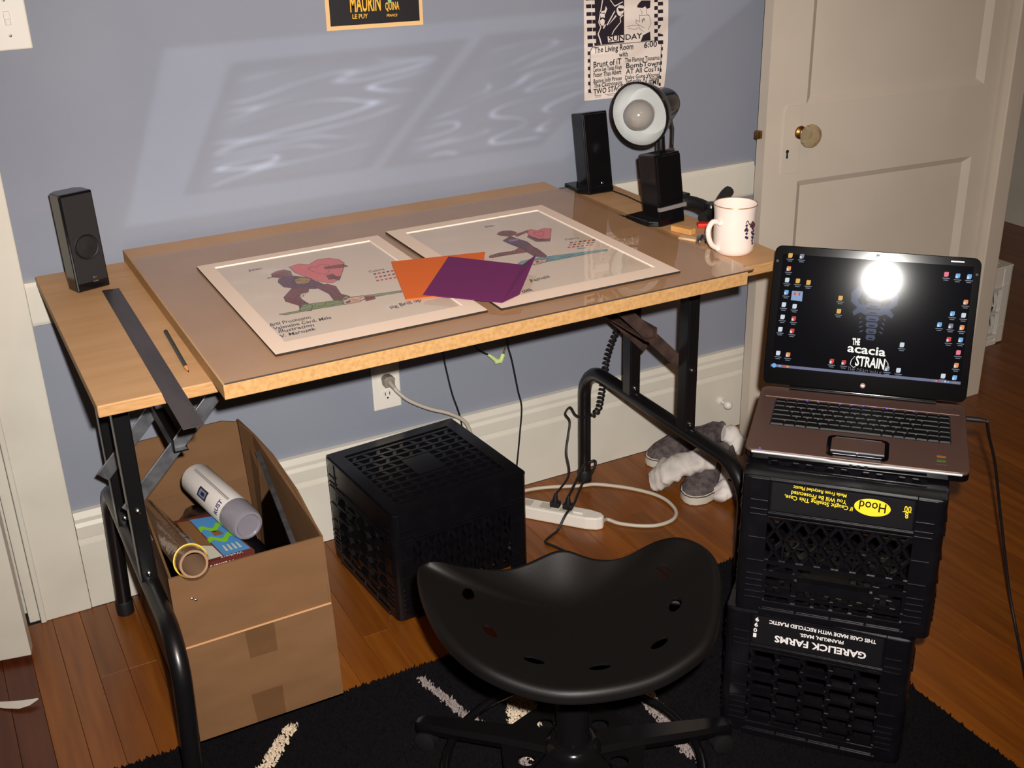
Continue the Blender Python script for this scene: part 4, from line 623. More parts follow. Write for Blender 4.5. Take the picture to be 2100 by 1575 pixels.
# hand clamp with black handles and red pads
t = thing('spring_clamp', 'black plastic spring clamp with red tips lying behind the mug', 'clamp', (1.89, -0.42, ZT))
M_red = mat('red_pad', (214, 38, 20), 0.45)
za = ZT + 0.016
MB().tube(smooth_path([(1.850, -0.446, ZT + 0.015), (1.882, -0.428, ZT + 0.016), (1.930, -0.392, ZT + 0.018), (1.982, -0.345, ZT + 0.022), (2.015, -0.318, ZT + 0.022)]), 0.0125, 10, sx=0.8).build('handle', M_matte, t, smooth=True)
MB().tube(smooth_path([(1.905, -0.452, ZT + 0.0165), (1.893, -0.418, ZT + 0.020), (1.895, -0.375, ZT + 0.024), (1.880, -0.340, ZT + 0.026), (1.850, -0.318, ZT + 0.024)]), 0.0125, 10, sx=0.8).build('handle', M_matte, t, smooth=True)
MB().lathe([(0.013, -0.016), (0.016, -0.010), (0.016, 0.010), (0.013, 0.016)], 18, Matrix.Translation((1.897, -0.412, ZT + 0.0185))).build('pivot_spring', M_black, t, smooth=True)
MB().box(-0.02, 0.02, -0.010, 0.010, 0.0005, 0.010, M=Matrix.Translation((1.853, -0.456, ZT)) @ Matrix.Rotation(math.radians(-25), 4, 'Z')).build('red_tip', M_red, t, bevel=0.003)
MB().box(-0.010, 0.010, -0.008, 0.008, 0.0005, 0.012, M=Matrix.Translation((1.905, -0.462, ZT)) @ Matrix.Rotation(math.radians(20), 4, 'Z')).build('red_tip', M_red, t, bevel=0.003)

# ------------------------------------------------------------------ speaker wires on the table
def wire(name, label, pts, r, m=None, cat='cable', n=7, seg=8):
    o = MB().tube(smooth_path(pts, n), r, seg).build(name, m or M_matte, smooth=True, origin=pts[0]); o['label'] = label; o['category'] = cat; return o
wire('speaker_wire', 'thin black wire running from the tall speaker to the lamp clamp', [(1.83, -0.085, ZT + .004), (1.838, -0.125, ZT + .002), (1.84, -0.165, ZT + .002), (1.838, -0.205, ZT + .002), (1.836, -0.245, ZT + .002), (1.833, -0.29, ZT + .002)], 0.0016)
wire('speaker_wire', 'short black wire leaving the tall speaker to the left', [(1.762, -0.055, ZT + .008), (1.735, -0.05, ZT + .010), (1.722, -0.046, ZT + .006), (1.7115, -0.04, ZT + .0018)], 0.0016)
wire('speaker_wire', 'black wire coming out left of the short speaker', [(1.770, -0.36, ZT + .004), (1.756, -0.335, ZT + .0022), (1.75, -0.31, ZT + .0022), (1.735, -0.275, ZT + .0022)], 0.0016)
# ------------------------------------------------------------------ rug
RZ = 0.012
rx0, rx1, ry0, ry1 = 0.30, 1.905, -2.3, -0.575
rug = thing('area_rug', 'black shag rug with beige and grey stripes under the stool', 'rug', (1.1, -1.3, 0))
M_rug = mat('rug_backing', (18, 15, 19), 0.95, spec=0.1); M_rb = mat('rug_pile_black', (14, 11, 14), 0.95, spec=0.1); M_rbe = mat('rug_pile_beige', (205, 186, 162), 0.95, spec=0.1); M_rgr = mat('rug_pile_grey', (140, 128, 124), 0.95, spec=0.1)
MB().box(rx0, rx1, ry0, ry1, 0.0004, 0.005).build('backing', M_rug, rug)
def inside(poly, X, Y):
    r = np.zeros(X.shape, bool); n = len(poly)
    for i in range(n):
        (xa, ya), (xb, yb) = poly[i], poly[(i + 1) % n]
        c = ((ya > Y) != (yb > Y)) & (X < (xb - xa) * (Y - ya) / (yb - ya + 1e-12) + xa); r ^= c
    return r
def pile():
    st = 0.0048; gx, gy = np.meshgrid(np.arange(rx0 + .002, rx1, st), np.arange(-1.45, ry1, st)); X = gx.ravel() + rng.uniform(-.002, .002, gx.size); Y = gy.ravel() + rng.uniform(-.002, .002, gx.size)
    n = len(X); reg = np.zeros(n, int)
    for c, p in STRIPES: reg[inside(p, X + rng.normal(0, .0012, n), Y + rng.normal(0, .0012, n))] = 1 if c == 'beige' else 2
    a0 = rng.uniform(0, 6.28, n); V = np.zeros((n, 4, 3)); R = 0.0043
    for k in range(3):
        V[:, k, 0] = X + R * np.cos(a0 + k * 2.094); V[:, k, 1] = Y + R * np.sin(a0 + k * 2.094); V[:, k, 2] = 0.0045
    V[:, 3, 0] = X + rng.normal(0, .0025, n); V[:, 3, 1] = Y + rng.normal(0, .0025, n); V[:, 3, 2] = rng.uniform(.0105, .0145, n)
    me = bpy.data.meshes.new('pile'); base = np.arange(n)[:, None, None] * 4
    Fc = (base + np.array([[0, 1, 3], [1, 2, 3], [2, 0, 3]])[None]).reshape(-1, 3)
    me.from_pydata([], [], []); me.vertices.add(n * 4); me.vertices.foreach_set('co', V.ravel()); me.loops.add(len(Fc) * 3); me.loops.foreach_set('vertex_index', Fc.ravel().astype(np.int32))
    me.polygons.add(len(Fc)); me.polygons.foreach_set('loop_start', np.arange(0, len(Fc) * 3, 3, dtype=np.int32)); 
    for m in (M_rb, M_rbe, M_rgr): me.materials.append(m)
    me.polygons.foreach_set('material_index', np.repeat(reg, 3).astype(np.int32)); me.update(); me.validate()
    o = bpy.data.objects.new('pile', me); COL.objects.link(o); o.parent = rug; o.matrix_parent_inverse = WM[rug.name].inverted(); o['kind'] = 'stuff'
pile()

# ------------------------------------------------------------------ milk crates
def crate(name, label, x, y, z, rz, s, h, style, m=None, group=None, cat='crate'):
    m = m or M_plastic; t = thing(name, label, cat, (x, y, z), rz, group)
    P = 0.046; th = 0.006; H = s / 2
    for i, (cx, cy) in enumerate(((-1, -1), (1, -1), (1, 1), (-1, 1))):
        b = MB(); r = 0.016
        # rounded corner post (L section) with moulded ridges
        pts = [(H, H - P), (H, H - r)] + [(H - r + r * math.cos(k * math.pi / 8), H - r + r * math.sin(k * math.pi / 8)) for k in range(1, 4)] + [(H - r, H), (H - P, H), (H - P, H - th), (H - r, H - th), (H - th, H - r), (H - th, H - P)]
        pts = [(px * cx, py * cy) for px, py in pts]
        b.prism(pts, 0.004, h - 0.004)
        zs = [0.03, 0.042, 0.054, 0.066, 0.078, 0.105, 0.150, 0.195, 0.205, 0.222] if style != 'white' else [0.06, 0.2]
        for zz in zs:
            for (a_, b_) in (((H - P) * cx, (H - r) * cx),):
                b.box(min(a_, b_), max(a_, b_), min(H * cy, (H + 0.0022) * cy), max(H * cy, (H + 0.0022) * cy), zz, zz + 0.0045)
            a_, b_ = (H - P) * cy, (H - r) * cy
            b.box(min(H * cx, (H + 0.0022) * cx), max(H * cx, (H + 0.0022) * cx), min(a_, b_), max(a_, b_), zz, zz + 0.0045)
        b.build('corner_post', m, t, local=True, bevel=0.0014)
    w = H - P
    for k in range(4):
        R = Matrix.Rotation(k * math.pi / 2, 4, 'Z')
        def bx(b, u0, u1, z0, z1, d0=-H, d1=-H + th): b.box(u0, u1, d0, d1, z0, z1, M=R)
        def sg(b, u0, z0, u1, z1, wd=0.006, dp=0.010): b.bar(R @ Vector((u0, -H + dp / 2 + 0.001, z0)), R @ Vector((u1, -H + dp / 2 + 0.001, z1)), wd, dp, up=R @ Vector((0, -1, 0)))
        b = MB(); zl0, zl1 = h - (0.071 if style == 'garelick' else 0.066), h - 0.008     # label band under the (inverted) top
        bx(b, -w, w, zl0, zl1, -H + 0.002, -H + 0.006)
        bx(b, -w, w, h - 0.008, h - 0.004); bx(b, -w, w, zl0 - 0.004, zl0, -H - 0.001, -H + th); bx(b, -w, w, zl0 - 0.011, zl0 - 0.007, -H - 0.001, -H + th)
        lab = b.build('label_band', m, t, local=True, bevel=0.0006)
        b = MB(); kind = style if (k == 0 or style in ('hex', 'white')) else ('hex' if style == 'mid' and k == 3 else 'diamond')
        zt_ = zl0 - 0.011; zb_ = 0.03
        if kind == 'hood' or kind == 'diamond' or kind == 'mid':
            zm = 0.108 if kind != 'mid' else 0.05
            n = 4; dw, dd_ = (0.006, 0.010) if kind != 'mid' else (0.0095, 0.026)
            for i in range(n):
                u0 = -w + 2 * w * i / n; u1 = u0 + 2 * w / n; um = (u0 + u1) / 2
                sg(b, u0, zt_, u1, zm, dw, dd_); sg(b, u0, zm, u1, zt_, dw, dd_); sg(b, um, zm, um, (zt_ + zm) / 2, 0.003)
                sg(b, u0, (zt_ + zm) / 2, um, zt_, dw - .002, dd_); sg(b, um, zt_, u1, (zt_ + zm) / 2, dw - .002, dd_); sg(b, u0, (zt_ + zm) / 2, um, zm, dw - .002, dd_); sg(b, um, zm, u1, (zt_ + zm) / 2, dw - .002, dd_)
            bx(b, -w, w, zm - 0.005, zm + 0.003, -H - 0.001, -H + 0.012)
            if kind != 'mid':
                bx(b, -w * 0.55, w * 0.55, 0.062, 0.078, -H - 0.002, -H + 0.012)                      # hand grip
                for u in (-w, -w * 0.55, w * 0.55, w): sg(b, u, zm, u, zb_, 0.008)
                sg(b, -w * 0.27, 0.062, -w * 0.27, zb_, 0.006); sg(b, 0, 0.062, 0, zb_, 0.006); sg(b, w * 0.27, 0.062, w * 0.27, zb_, 0.006)
                bx(b, -w, -w * 0.55, 0.078, 0.090); bx(b, w * 0.55, w, 0.078, 0.090); bx(b, -w, w, zb_ + 0.010, zb_ + 0.016)
                for u in (-0.75, 0.75): sg(b, u * w - 0.02, 0.09, u * w + 0.02, zm, 0.005)
        elif kind in ('hex', 'garelick', 'white'):
            rows = 5 if kind != 'white' else 2; rh = (zt_ - 0.032) / rows; cols = 5; cw = 2 * w / cols
            for i in range(cols + 1):
                for j in range(rows):
                    u = -w + i * cw; z_ = 0.032 + j * rh
                    u = max(-w, min(w, u)); sg(b, u, z_, max(-w, min(w, u + 0.008)), z_ + rh / 2, 0.006); sg(b, max(-w, min(w, u + 0.008)), z_ + rh / 2, u, z_ + rh, 0.006)
            for i in range(cols):
                for j in range(rows + 1):
                    u = -w + i * cw; z_ = 0.032 + j * rh + (rh / 2 if i % 2 else 0)
                    if z_ < zt_: bx(b, u, u + cw, z_ - 0.003, z_ + 0.003, -H - 0.0005, -H + 0.014)
        b.build('side_lattice', m, t, local=True)
        b = MB(); bx(b, -w - 0.004, w + 0.004, 0.0, 0.012, -H - 0.002, -H + th); bx(b, -w, w, 0.012, 0.022, -H + 0.002, -H + th); bx(b, -w, w, 0.022, 0.030, -H - 0.002, -H + th)
        for i in range(5): bx(b, -w + (2 * w) * i / 4 - 0.002, -w + 2 * w * i / 4 + 0.002, 0.012, 0.022, -H, -H + th)
        b.build('rim', m, t, local=True, bevel=0.0008)
        if k == 0: t_lab = lab
    # grid of the (upturned) base
    b = MB(); g = H - 0.004; zt_ = h
    for q in range(4):
        R = Matrix.Rotation(q * math.pi / 2, 4, 'Z'); e_ = g if q % 2 == 0 else g - 0.030; b.box(-e_, e_, -g, -g + 0.030, zt_ - 0.008, zt_ - 0.001, M=R)
    b.box(-0.035, 0.035, -0.04, 0.04, zt_ - 0.007, zt_ - 0.0012)
    nb = 11
    for i in range(nb):
        y_ = -g + 0.03 + (2 * g - 0.06) * (i + 0.5) / nb; b.box(-g + 0.02, g - 0.02, y_ - 0.0035, y_ + 0.0035, zt_ - 0.016, zt_ - 0.002)
    for i in range(9):
        x_ = -g + 0.03 + (2 * g - 0.06) * (i + 0.5) / 9
        for j in range(nb - 1):
            y0 = -g + 0.03 + (2 * g - 0.06) * (j + 0.5) / nb; y1 = y0 + (2 * g - 0.06) / nb; sh = 0.006 if (i + j) % 2 else -0.006
            b.bar((x_ - sh, y0, zt_ - 0.009), (x_ + sh, y1, zt_ - 0.009), 0.008, 0.012)
    b.build('base_grid', m, t, local=True)
    return t, t_lab
crate('milk_crate', 'black plastic milk crate standing alone under the table', 1.2695, -0.2376, 0.0004, 0.0832, 0.333, 0.268, 'mid', group='black milk crates')
hz = 0.2695
lo, lo_l = crate('milk_crate', 'lower black milk crate of the stack with white lettering', 0, 0, 0.0147, math.radians(-48.7), 0.318, hz, 'garelick', group='black milk crates')
hi_, hi_l = crate('milk_crate', 'upper black milk crate of the stack carrying the laptop, yellow lettering', 0, 0, 0.0147 + hz + 0.0005, math.radians(-46.7), 0.323, hz, 'hood', group='black milk crates')
def place(o, front, ang, s, z):
    c, s_ = math.cos(ang), math.sin(ang); M = Matrix.Translation((front[0] - s_ * s / 2, front[1] + c * s / 2, z)) @ Matrix.Rotation(ang, 4, 'Z')
    o.matrix_world = M; WM[o.name] = M
    for ch in o.children_recursive: WM[ch.name] = M
place(lo, (1.609, -1.142), math.radians(-48.7), 0.318, 0.0147); place(hi_, (1.620, -1.156), math.radians(-46.7), 0.323, 0.0147 + hz + 0.0005)
M_ly = mat('label_yellow', (236, 206, 40), 0.55); M_lw = mat('label_white', (228, 222, 222), 0.55); M_lb = mat('label_black', (14, 13, 16), 0.45)
for tag, par, lab, s, z0 in (('hood', hi_, hi_l, 0.323, 0.0147 + hz + 0.0005), ('gar', lo, lo_l, 0.318, 0.0147)):
    b = MB(); b2 = MB(); yf = -s / 2 + 0.0014
    for tg, s_, a_, c_, h in CTX:
        if tg != tag or s_.startswith('_label'): continue
        if s_ == '_oval':
            cx, cz, rw = (a_[0] + c_[0]) / 2, (a_[1] + c_[1]) / 2 - z0, abs(a_[0] - c_[0]) / 2
            b.ngon([(cx + rw * math.cos(k * math.pi / 16), yf, cz + 0.0158 * math.sin(k * math.pi / 16)) for k in range(32)]); continue
        if s_ == '_bar': b.box(c_[0], a_[0], yf - .0004, yf - 0.0002, a_[1] - z0 + .0013, a_[1] - z0 + 0.0023); continue
        q = b2 if s_ == 'Hood' else b; o_ = -0.0006 if s_ == 'Hood' else 0
        put_text(q, s_, (a_[0], yf + o_, a_[1] - z0 + h), (c_[0], yf + o_, c_[1] - z0 + h), (0, 0, -1), h, bold=0.03 if tag == 'gar' else 0.012)
    b.box(-s / 2 + 0.05, s / 2 - 0.05, yf + 0.0003, -s / 2 + 0.002, hz - (0.062 if tag == 'hood' else 0.067), hz - 0.010, 1)
    lp = b.build('printed_label', [M_ly if tag == 'hood' else M_lw, M_lb], lab, local=True)
    if b2.v: b2.build('oval_logo_lettering', M_lb, lab, local=True)
# white crate in the next room
crate('white_milk_crate', 'white plastic crate seen in the next room beyond the open door', 3.275, 0.19, 0.0004, 0.03, 0.325, 0.265, 'white', m=M_white)

# ------------------------------------------------------------------ laptop
Lo, LR, LF, LU, LB = [Vector(LAP[k]) for k in ('o', 'R', 'F', 'up', 'bl')]; LH = LAP['lh']
zb = 0.0147 + 2 * hz + 0.0008; thk = Lo.z - zb
ML = Matrix(((LR.x, LF.x, 0, Lo.x), (LR.y, LF.y, 0, Lo.y), (0, 0, 1, zb), (0, 0, 0, 1)))
lap = thing('laptop', 'open silver laptop with a black glossy screen on the crate stack', 'laptop', M=ML)
M_deck = mat('laptop_deck', (96, 72, 64), 0.42, 0.25, var=(900, (86, 64, 57), 0.4, 0.6)); M_pblk2 = mat('laptop_piano_black', (8, 7, 9), 0.07, spec=0.5); M_key = mat('laptop_key', (9, 7, 8), 0.45, spec=0.3)
def rrect(x0, x1, y0, y1, r, n=4):
    o = []
    for cx, cy, a0 in ((x1 - r, y1 - r, 0), (x0 + r, y1 - r, 90), (x0 + r, y0 + r, 180), (x1 - r, y0 + r, 270)):
        for k in range(n + 1): a_ = math.radians(a0 + 90 * k / n); o.append((cx + r * math.cos(a_), cy + r * math.sin(a_)))
    return o
w2 = 0.1785; dd = 0.262
ft = MB()
for fx, fy_ in ((-0.13, 0.05), (0.13, 0.05), (-0.13, 0.23), (0.13, 0.23)): ft.lathe([(0.008, 0.0), (0.008, 0.004)], 12, Matrix.Translation((fx, fy_, 0)))
ft.build('rubber_feet', M_matte, lap, local=True)
MB().prism(rrect(-w2, w2, 0.004, dd, 0.014), 0.003, thk - 0.006).build('base', M_pblk2, lap, local=True, bevel=0.002)
MB().prism(rrect(-w2, w2, 0.0, dd, 0.016), thk - 0.006, thk).build('palm_rest', M_deck, lap, local=True, bevel=0.0015)
MB().tube([(-w2 + 0.012, 0.0005, thk - 0.0045), (-0.05, -0.0005, thk - 0.0045), (-0.035, -0.003, thk - 0.0045), (0.035, -0.003, thk - 0.0045), (0.05, -0.0005, thk - 0.0045), (w2 - 0.012, 0.0005, thk - 0.0045)], 0.0022, 10).build('front_trim', M_silver, lap, local=True, smooth=True)
MB().box(-0.148, 0.152, 0.098, 0.206, thk - 0.001, thk + 0.0002).build('keyboard_well', M_ink, lap, local=True)
km = {}
def key(x0, x1, y0, y1):
    w_, d_ = round(x1 - x0, 4), round(y1 - y0, 4)
    if (w_, d_) not in km:
        b = MB(); a_, c_ = w_ / 2, d_ / 2
        b.add([(-a_, -c_, 0), (a_, -c_, 0), (a_, c_, 0), (-a_, c_, 0), (-a_ + .0015, -c_ + .001, .003), (a_ - .0015, -c_ + .001, .003), (a_ - .0015, c_ - .002, .003), (-a_ + .0015, c_ - .002, .003)], [(4, 5, 6, 7)] + [(i, (i + 1) % 4, 4 + (i + 1) % 4, 4 + i) for i in range(4)])
        km[(w_, d_)] = b.mesh('key', M_key)
    o = bpy.data.objects.new('key', km[(w_, d_)]); COL.objects.link(o); o.parent = lap; o.location = ((x0 + x1) / 2, (y0 + y1) / 2, thk + 0.0002)
rows = [[1] * 16, [1] * 13 + [2, 1], [1.5] + [1] * 12 + [1.5, 1], [1.75] + [1] * 11 + [2.25, 1], [2.25] + [1] * 10 + [2.75 - 1, 1, 1], [1.25, 1, 1, 1.25, 5.5, 1, 1, 1, 1, 1, 1]]
for i, r in enumerate(rows):
    y1 = 0.205 - i * 0.018 + (0.004 if i else 0) - 0.004 * (i > 0); hgt = 0.0125 if i == 0 else 0.0172; tot = sum(r); xx = -0.147
    y1 = 0.205 if i == 0 else 0.192 - (i - 1) * 0.0186
    for kx in r:
        ww = 0.298 * kx / tot; key(xx + 0.0005, xx + ww - 0.0005, y1 - hgt, y1); xx += ww
MB().box(-0.168, 0.168, 0.214, 0.236, thk, thk + 0.0016).build('media_strip', M_deck, lap, local=True, bevel=0.001)
M_led = mat('blue_light', (60, 70, 255), 0.5, emit=((70, 80, 255), 1.2))
b = MB()
for xk in (-0.095, -0.075, -0.036, -0.016, 0.004, 0.024, 0.044, 0.058, 0.09): b.box(xk, xk + 0.003, 0.2125, 0.2138, thk + 0.0003, thk + 0.001)
b.box(-0.155, -0.152, 0.004, 0.006, thk + 0.0001, thk + 0.0006); b.build('touch_lights', M_led, lap, local=True)
# touchpad: glossy black surround, mirror pad, split button bar
b = MB(); o_ = rrect(-0.047, 0.053, 0.006, 0.082, 0.012); i_ = rrect(-0.040, 0.046, 0.013, 0.077, 0.006); n = len(o_)
b.add([(x, y, thk + 0.0001) for x, y in o_] + [(x, y, thk + 0.0018) for x, y in o_] + [(x, y, thk + 0.0018) for x, y in i_] + [(x, y, thk + 0.0001) for x, y in i_], [(q * n + k, q * n + (k + 1) % n, (q + 1) * n + (k + 1) % n, (q + 1) * n + k) for q in range(3) for k in range(n)])
b.build('touchpad_surround', M_pblk2, lap, local=True)
MB().box(-0.040, 0.046, 0.030, 0.077, thk + 0.0001, thk + 0.0007).build('touchpad', M_deck, lap, local=True)
MB().box(-0.040, 0.0025, 0.0135, 0.0225, thk + 0.0001, thk + 0.002).build('click_button', M_chrome, lap, local=True, bevel=0.0007)
MB().box(0.0035, 0.046, 0.0135, 0.0225, thk + 0.0001, thk + 0.002).build('click_button', M_chrome, lap, local=True, bevel=0.0007)
MB().box(-0.040, 0.046, 0.0235, 0.029, thk + 0.0001, thk + 0.0012).build('pad_edge', M_silver, lap, local=True, bevel=0.0005)
b = MB().box(0.128, 0.142, 0.046, 0.052, thk, thk + 0.0004).box(0.128, 0.142, 0.030, 0.037, thk, thk + 0.0004, 1).box(0.126, 0.144, 0.020, 0.029, thk, thk + 0.0004, 2)
b.build('stickers', [mat('sticker_amber', (150, 96, 40), 0.5), mat('sticker_green', (70, 110, 50), 0.5), M_deck], lap, local=True)
b = MB()
for xk in (-0.005, 0.007, 0.019): b.lathe([(0.0032, 0), (0.0028, 0.002), (0.0014, 0.002), (0.0014, 0.0005)], 12, Matrix.Translation((xk, 0.0045, thk * 0.45)) @ Matrix.Rotation(math.radians(90), 4, 'X'))
b.build('audio_jacks', M_matte, lap, local=True)
# lid
Nn = LR.cross(LU).normalized(); Nn = Nn if Nn.dot(CAMP - LB) > 0 else -Nn
ML2 = Matrix(((LR.x, LU.x, Nn.x, LB.x), (LR.y, LU.y, Nn.y, LB.y), (LR.z, LU.z, Nn.z, LB.z), (0, 0, 0, 1)))
L = ML.inverted() @ ML2
WD = 0.357
lid = MB().prism(rrect(0, WD, 0.004, LH, 0.014, 6), -0.009, 0.0, M=L).build('lid', M_pblk2, lap, local=True, bevel=0.0012)
MB().tube([L @ Vector((0.05, 0.002, -0.005)), L @ Vector((WD - 0.05, 0.002, -0.005))], 0.0065, 12).build('hinge', M_pblk2, lap, local=True, smooth=True)
M_scr = mat('screen_glass', (5, 5, 7), 0.045, spec=0.5, emit=((16, 17, 24), 0.35))
MB().add([L @ Vector((x, y, 0.0004)) for x, y in ((0.0147, 0.036), (0.3445, 0.036), (0.3445, 0.2455), (0.0147, 0.2455))], [(0, 1, 2, 3)]).build('screen', M_scr, lap, local=True)
scr = bpy.data.objects['screen']
IC = {k: mat('pixels_' + k, (5, 5, 7), 0.045, spec=0.5, emit=(c, e)) for k, (c, e) in dict(gold=((230, 180, 90), 0.9), grey=((150, 150, 165), 0.7), orange=((240, 150, 90), 0.9), white=((215, 225, 235), 0.9), blue=((120, 180, 235), 0.9), red=((225, 80, 70), 0.8), pink=((240, 130, 150), 0.9), cap=((170, 180, 195), 0.45), task=((130, 136, 165), 0.7), hil=((150, 180, 220), 0.8), logo=((250, 250, 240), 1.0), fig=((78, 86, 112), 0.8), figd=((34, 36, 52), 0.6), scrawl=((150, 150, 155), 0.5)).items()}
sp = lambda x, y, z=0.0008: L @ Vector((x, y, z))
names = list(IC)
for u, v, c in ICONS:
    b = MB()
    i = names.index(c); a_, h_ = 0.0038, 0.0042
    b.ngon([sp(u - a_, v - h_), sp(u + a_ * 0.6, v - h_), sp(u + a_, v - h_ * 0.4), sp(u + a_, v + h_), sp(u - a_ * 0.7, v + h_), sp(u - a_, v + h_ * 0.6)], i)
    if c in ('red', 'orange', 'blue', 'grey'): b.ngon([sp(u - a_, v - h_, .0009), sp(u - a_ * .1, v - h_, .0009), sp(u - a_ * .1, v + h_ * .1, .0009), sp(u - a_, v + h_ * .1, .0009)], names.index('white'))
    for k, wd in enumerate((0.0062, 0.004)):
        b.ngon([sp(u - wd, v - 0.0078 - k * .0032), sp(u + wd, v - 0.0078 - k * .0032), sp(u + wd, v - 0.0063 - k * .0032), sp(u - wd, v - 0.0063 - k * .0032)], names.index('cap'))
    b.build('desktop_icon', [IC[k] for k in names], scr, local=True)
q = LIDP['hi']; b = MB(); b.ngon([sp(x, y, .0007) for x, y in q], names.index('hil'))
cxh = sum(p[0] for p in q) / 4; cyh = sum(p[1] for p in q) / 4
for dx, c in ((-0.004, 'red'), (0, 'orange'), (0.004, 'red')): b.ngon([sp(cxh + dx - .0015, cyh + .001, .0009), sp(cxh + dx + .0015, cyh + .001, .0009), sp(cxh + dx + .0015, cyh + .006, .0009), sp(cxh + dx - .0015, cyh + .006, .0009)], names.index(c))
b.build('highlighted_icon', [IC[k] for k in names], scr, local=True)
b = MB(); b.ngon([sp(0.0127, 0.0365), sp(0.3443, 0.0365), sp(0.3443, 0.0415), sp(0.0127, 0.0415)], names.index('task'))
b.ngon([sp(0.0185 + 0.0042 * math.cos(k * .6283), 0.0392 + 0.0042 * math.sin(k * .6283), .001) for k in range(10)], names.index('blue'))
for k, c in enumerate(('blue', 'red', 'orange')): b.ngon([sp(0.027 + k * .007, 0.0375, .001), sp(0.031 + k * .007, 0.0375, .001), sp(0.031 + k * .007, 0.0408, .001), sp(0.027 + k * .007, 0.0408, .001)], names.index(c))
for k, c in enumerate(('grey', 'orange', 'red', 'grey', 'white', 'blue')): b.ngon([sp(0.297 + k * .005, 0.038, .001), sp(0.3 + k * .005, 0.038, .001), sp(0.3 + k * .005, 0.0405, .001), sp(0.297 + k * .005, 0.0405, .001)], names.index(c))
b.ngon([sp(0.330, 0.0382, .001), sp(0.342, 0.0382, .001), sp(0.342, 0.0402, .001), sp(0.330, 0.0402, .001)], names.index('cap'))
b.build('taskbar', [IC[k] for k in names], scr, local=True)
# plain grey column-and-horns figure of the wallpaper
b = MB()
cx = 0.1835
for k in range(7):
    y_ = 0.101 + k * 0.0115; wv = 0.0085 + 0.0012 * k
    b.ngon([sp(cx - wv, y_ + .004, .0005), sp(cx - wv * .7, y_, .0005), sp(cx + wv * .7, y_, .0005), sp(cx + wv, y_ + .004, .0005), sp(cx + wv * .8, y_ + .0095, .0005), sp(cx - wv * .8, y_ + .0095, .0005)], names.index('fig'))
    b.ngon([sp(cx - wv * .5, y_ + .002, .0006), sp(cx + wv * .5, y_ + .002, .0006), sp(cx + wv * .4, y_ + .0045, .0006), sp(cx - wv * .4, y_ + .0045, .0006)], names.index('figd'))
for sg_ in (-1, 1):
    b.ngon([sp(cx + sg_ * x, y, .00055) for x, y in ((.010, .145), (.022, .150), (.033, .143), (.036, .150), (.028, .158), (.040, .168), (.041, .184), (.030, .196), (.022, .190), (.026, .176), (.012, .160))], names.index('fig'))
    b.ngon([sp(cx + sg_ * x, y, .0006) for x, y in ((.018, .163), (.026, .166), (.030, .174), (.024, .176))], names.index('figd'))
    for k in range(4): b.ngon([sp(cx + sg_ * (.012 + .002 * k), .118 + k * .008, .0005), sp(cx + sg_ * (.020 + .001 * k), .113 + k * .008, .0005), sp(cx + sg_ * (.019 + .001 * k), .117 + k * .008, .0005)], names.index('fig'))
b.build('wallpaper_figure', [IC[k] for k in names], scr, local=True)
b = MB(); nv = L.to_3x3() @ Vector((0, 1, 0))
for s_, k, h, bo, of in (('THE', 'the', .011, .05, .001), ('acacia', 'aca', .0150, .02, .001), ('STRAIN', 'st', .0170, .03, .0011)):
    p, q = LIDP[k]; put_text(b, s_, sp(*p, .0008), sp(*q, .0008), nv, h, bold=bo, off=0.0003)
for x0, dx_ in ((0.1545, 1), (0.2185, -1)):
    pts = [sp(x0 + dx_ * x, y, .001) for x, y in ((.006, .070), (.0, .062), (-.001, .054), (.005, .049), (.009, .052))]
    for u, v in zip(pts, pts[1:]): b.bar(u, v, .0011, .0002)
b.build('band_lettering', IC['logo'], scr, local=True)
b = MB(); p, q = LIDP['dw']; put_text(b, 'THE DEAD WALK', sp(p[0], p[1], .0013), sp(q[0], q[1] - .0005, .0013), nv, .0075, jitter=0.06, off=0.0003); b.build('scrawled_lettering', IC['scrawl'], scr, local=True)
b = MB().lathe([(0.0046, 0), (0.0046, 0.0004)], 20, L @ Matrix.Translation((0.1791, 0.0175, 0))); b.build('maker_emblem', M_rust, lid, local=True)
b = MB(); put_text(b, 'hp', L @ Vector((0.1765, 0.0165, .0004)), L @ Vector((0.1815, 0.0165, .0004)), nv, .003, shear=0.3); b.build('emblem_letters', M_chrome, lid, local=True)
MB().lathe([(0.0028, 0), (0.002, 0.0005), (0, 0.0006)], 12, L @ Matrix.Translation((0.182, 0.2535, 0))).build('webcam', M_gloss, lid, local=True)
MB().box(0.306, 0.328, 0.2515, 0.2535, 0.0, 0.0003, M=L).build('maker_print', M_steel, lid, local=True)
for xk in (0.006, 0.351):
    MB().lathe([(0.003, 0), (0.0025, 0.0012), (0, 0.0014)], 12, L @ Matrix.Translation((xk, 0.232, 0))).build('screen_bumper', M_matte, lid, local=True)
# charger lead at the laptop's right side
zl = zb
ps = ML @ Vector((w2 + 0.002, 0.225, 0.014))
t = thing('laptop_charger_cable', 'black charger cable plugged into the laptop and hanging to the floor on the right', 'cable', ps)
rr_ = LR
MB().tube([ps, ps + rr_ * 0.02, ps + rr_ * 0.034 + Vector((0, 0, -.001))], [0.0048, 0.0048, 0.003], 12).build('plug', M_matte, t, smooth=True)
CH = [(1.982, -1.097, 0.556), (2.046, -1.077, 0.5), (2.116, -1.044, 0.41), (2.169, -1.03, 0.29), (2.201, -1.034, 0.18), (2.215, -1.05, 0.09), (2.206, -1.084, 0.03), (2.157, -1.147, 0.004), (2.073, -1.236, 0.0035), (2.0, -1.31, 0.0035), (1.95, -1.5, 0.0035), (1.96, -1.8, 0.0035)]
MB().tube(smooth_path([ps + rr_ * 0.034 + Vector((0, 0, -.001))] + CH[1:], 8), 0.0029, 10).build('cord', M_matte, t, smooth=True)

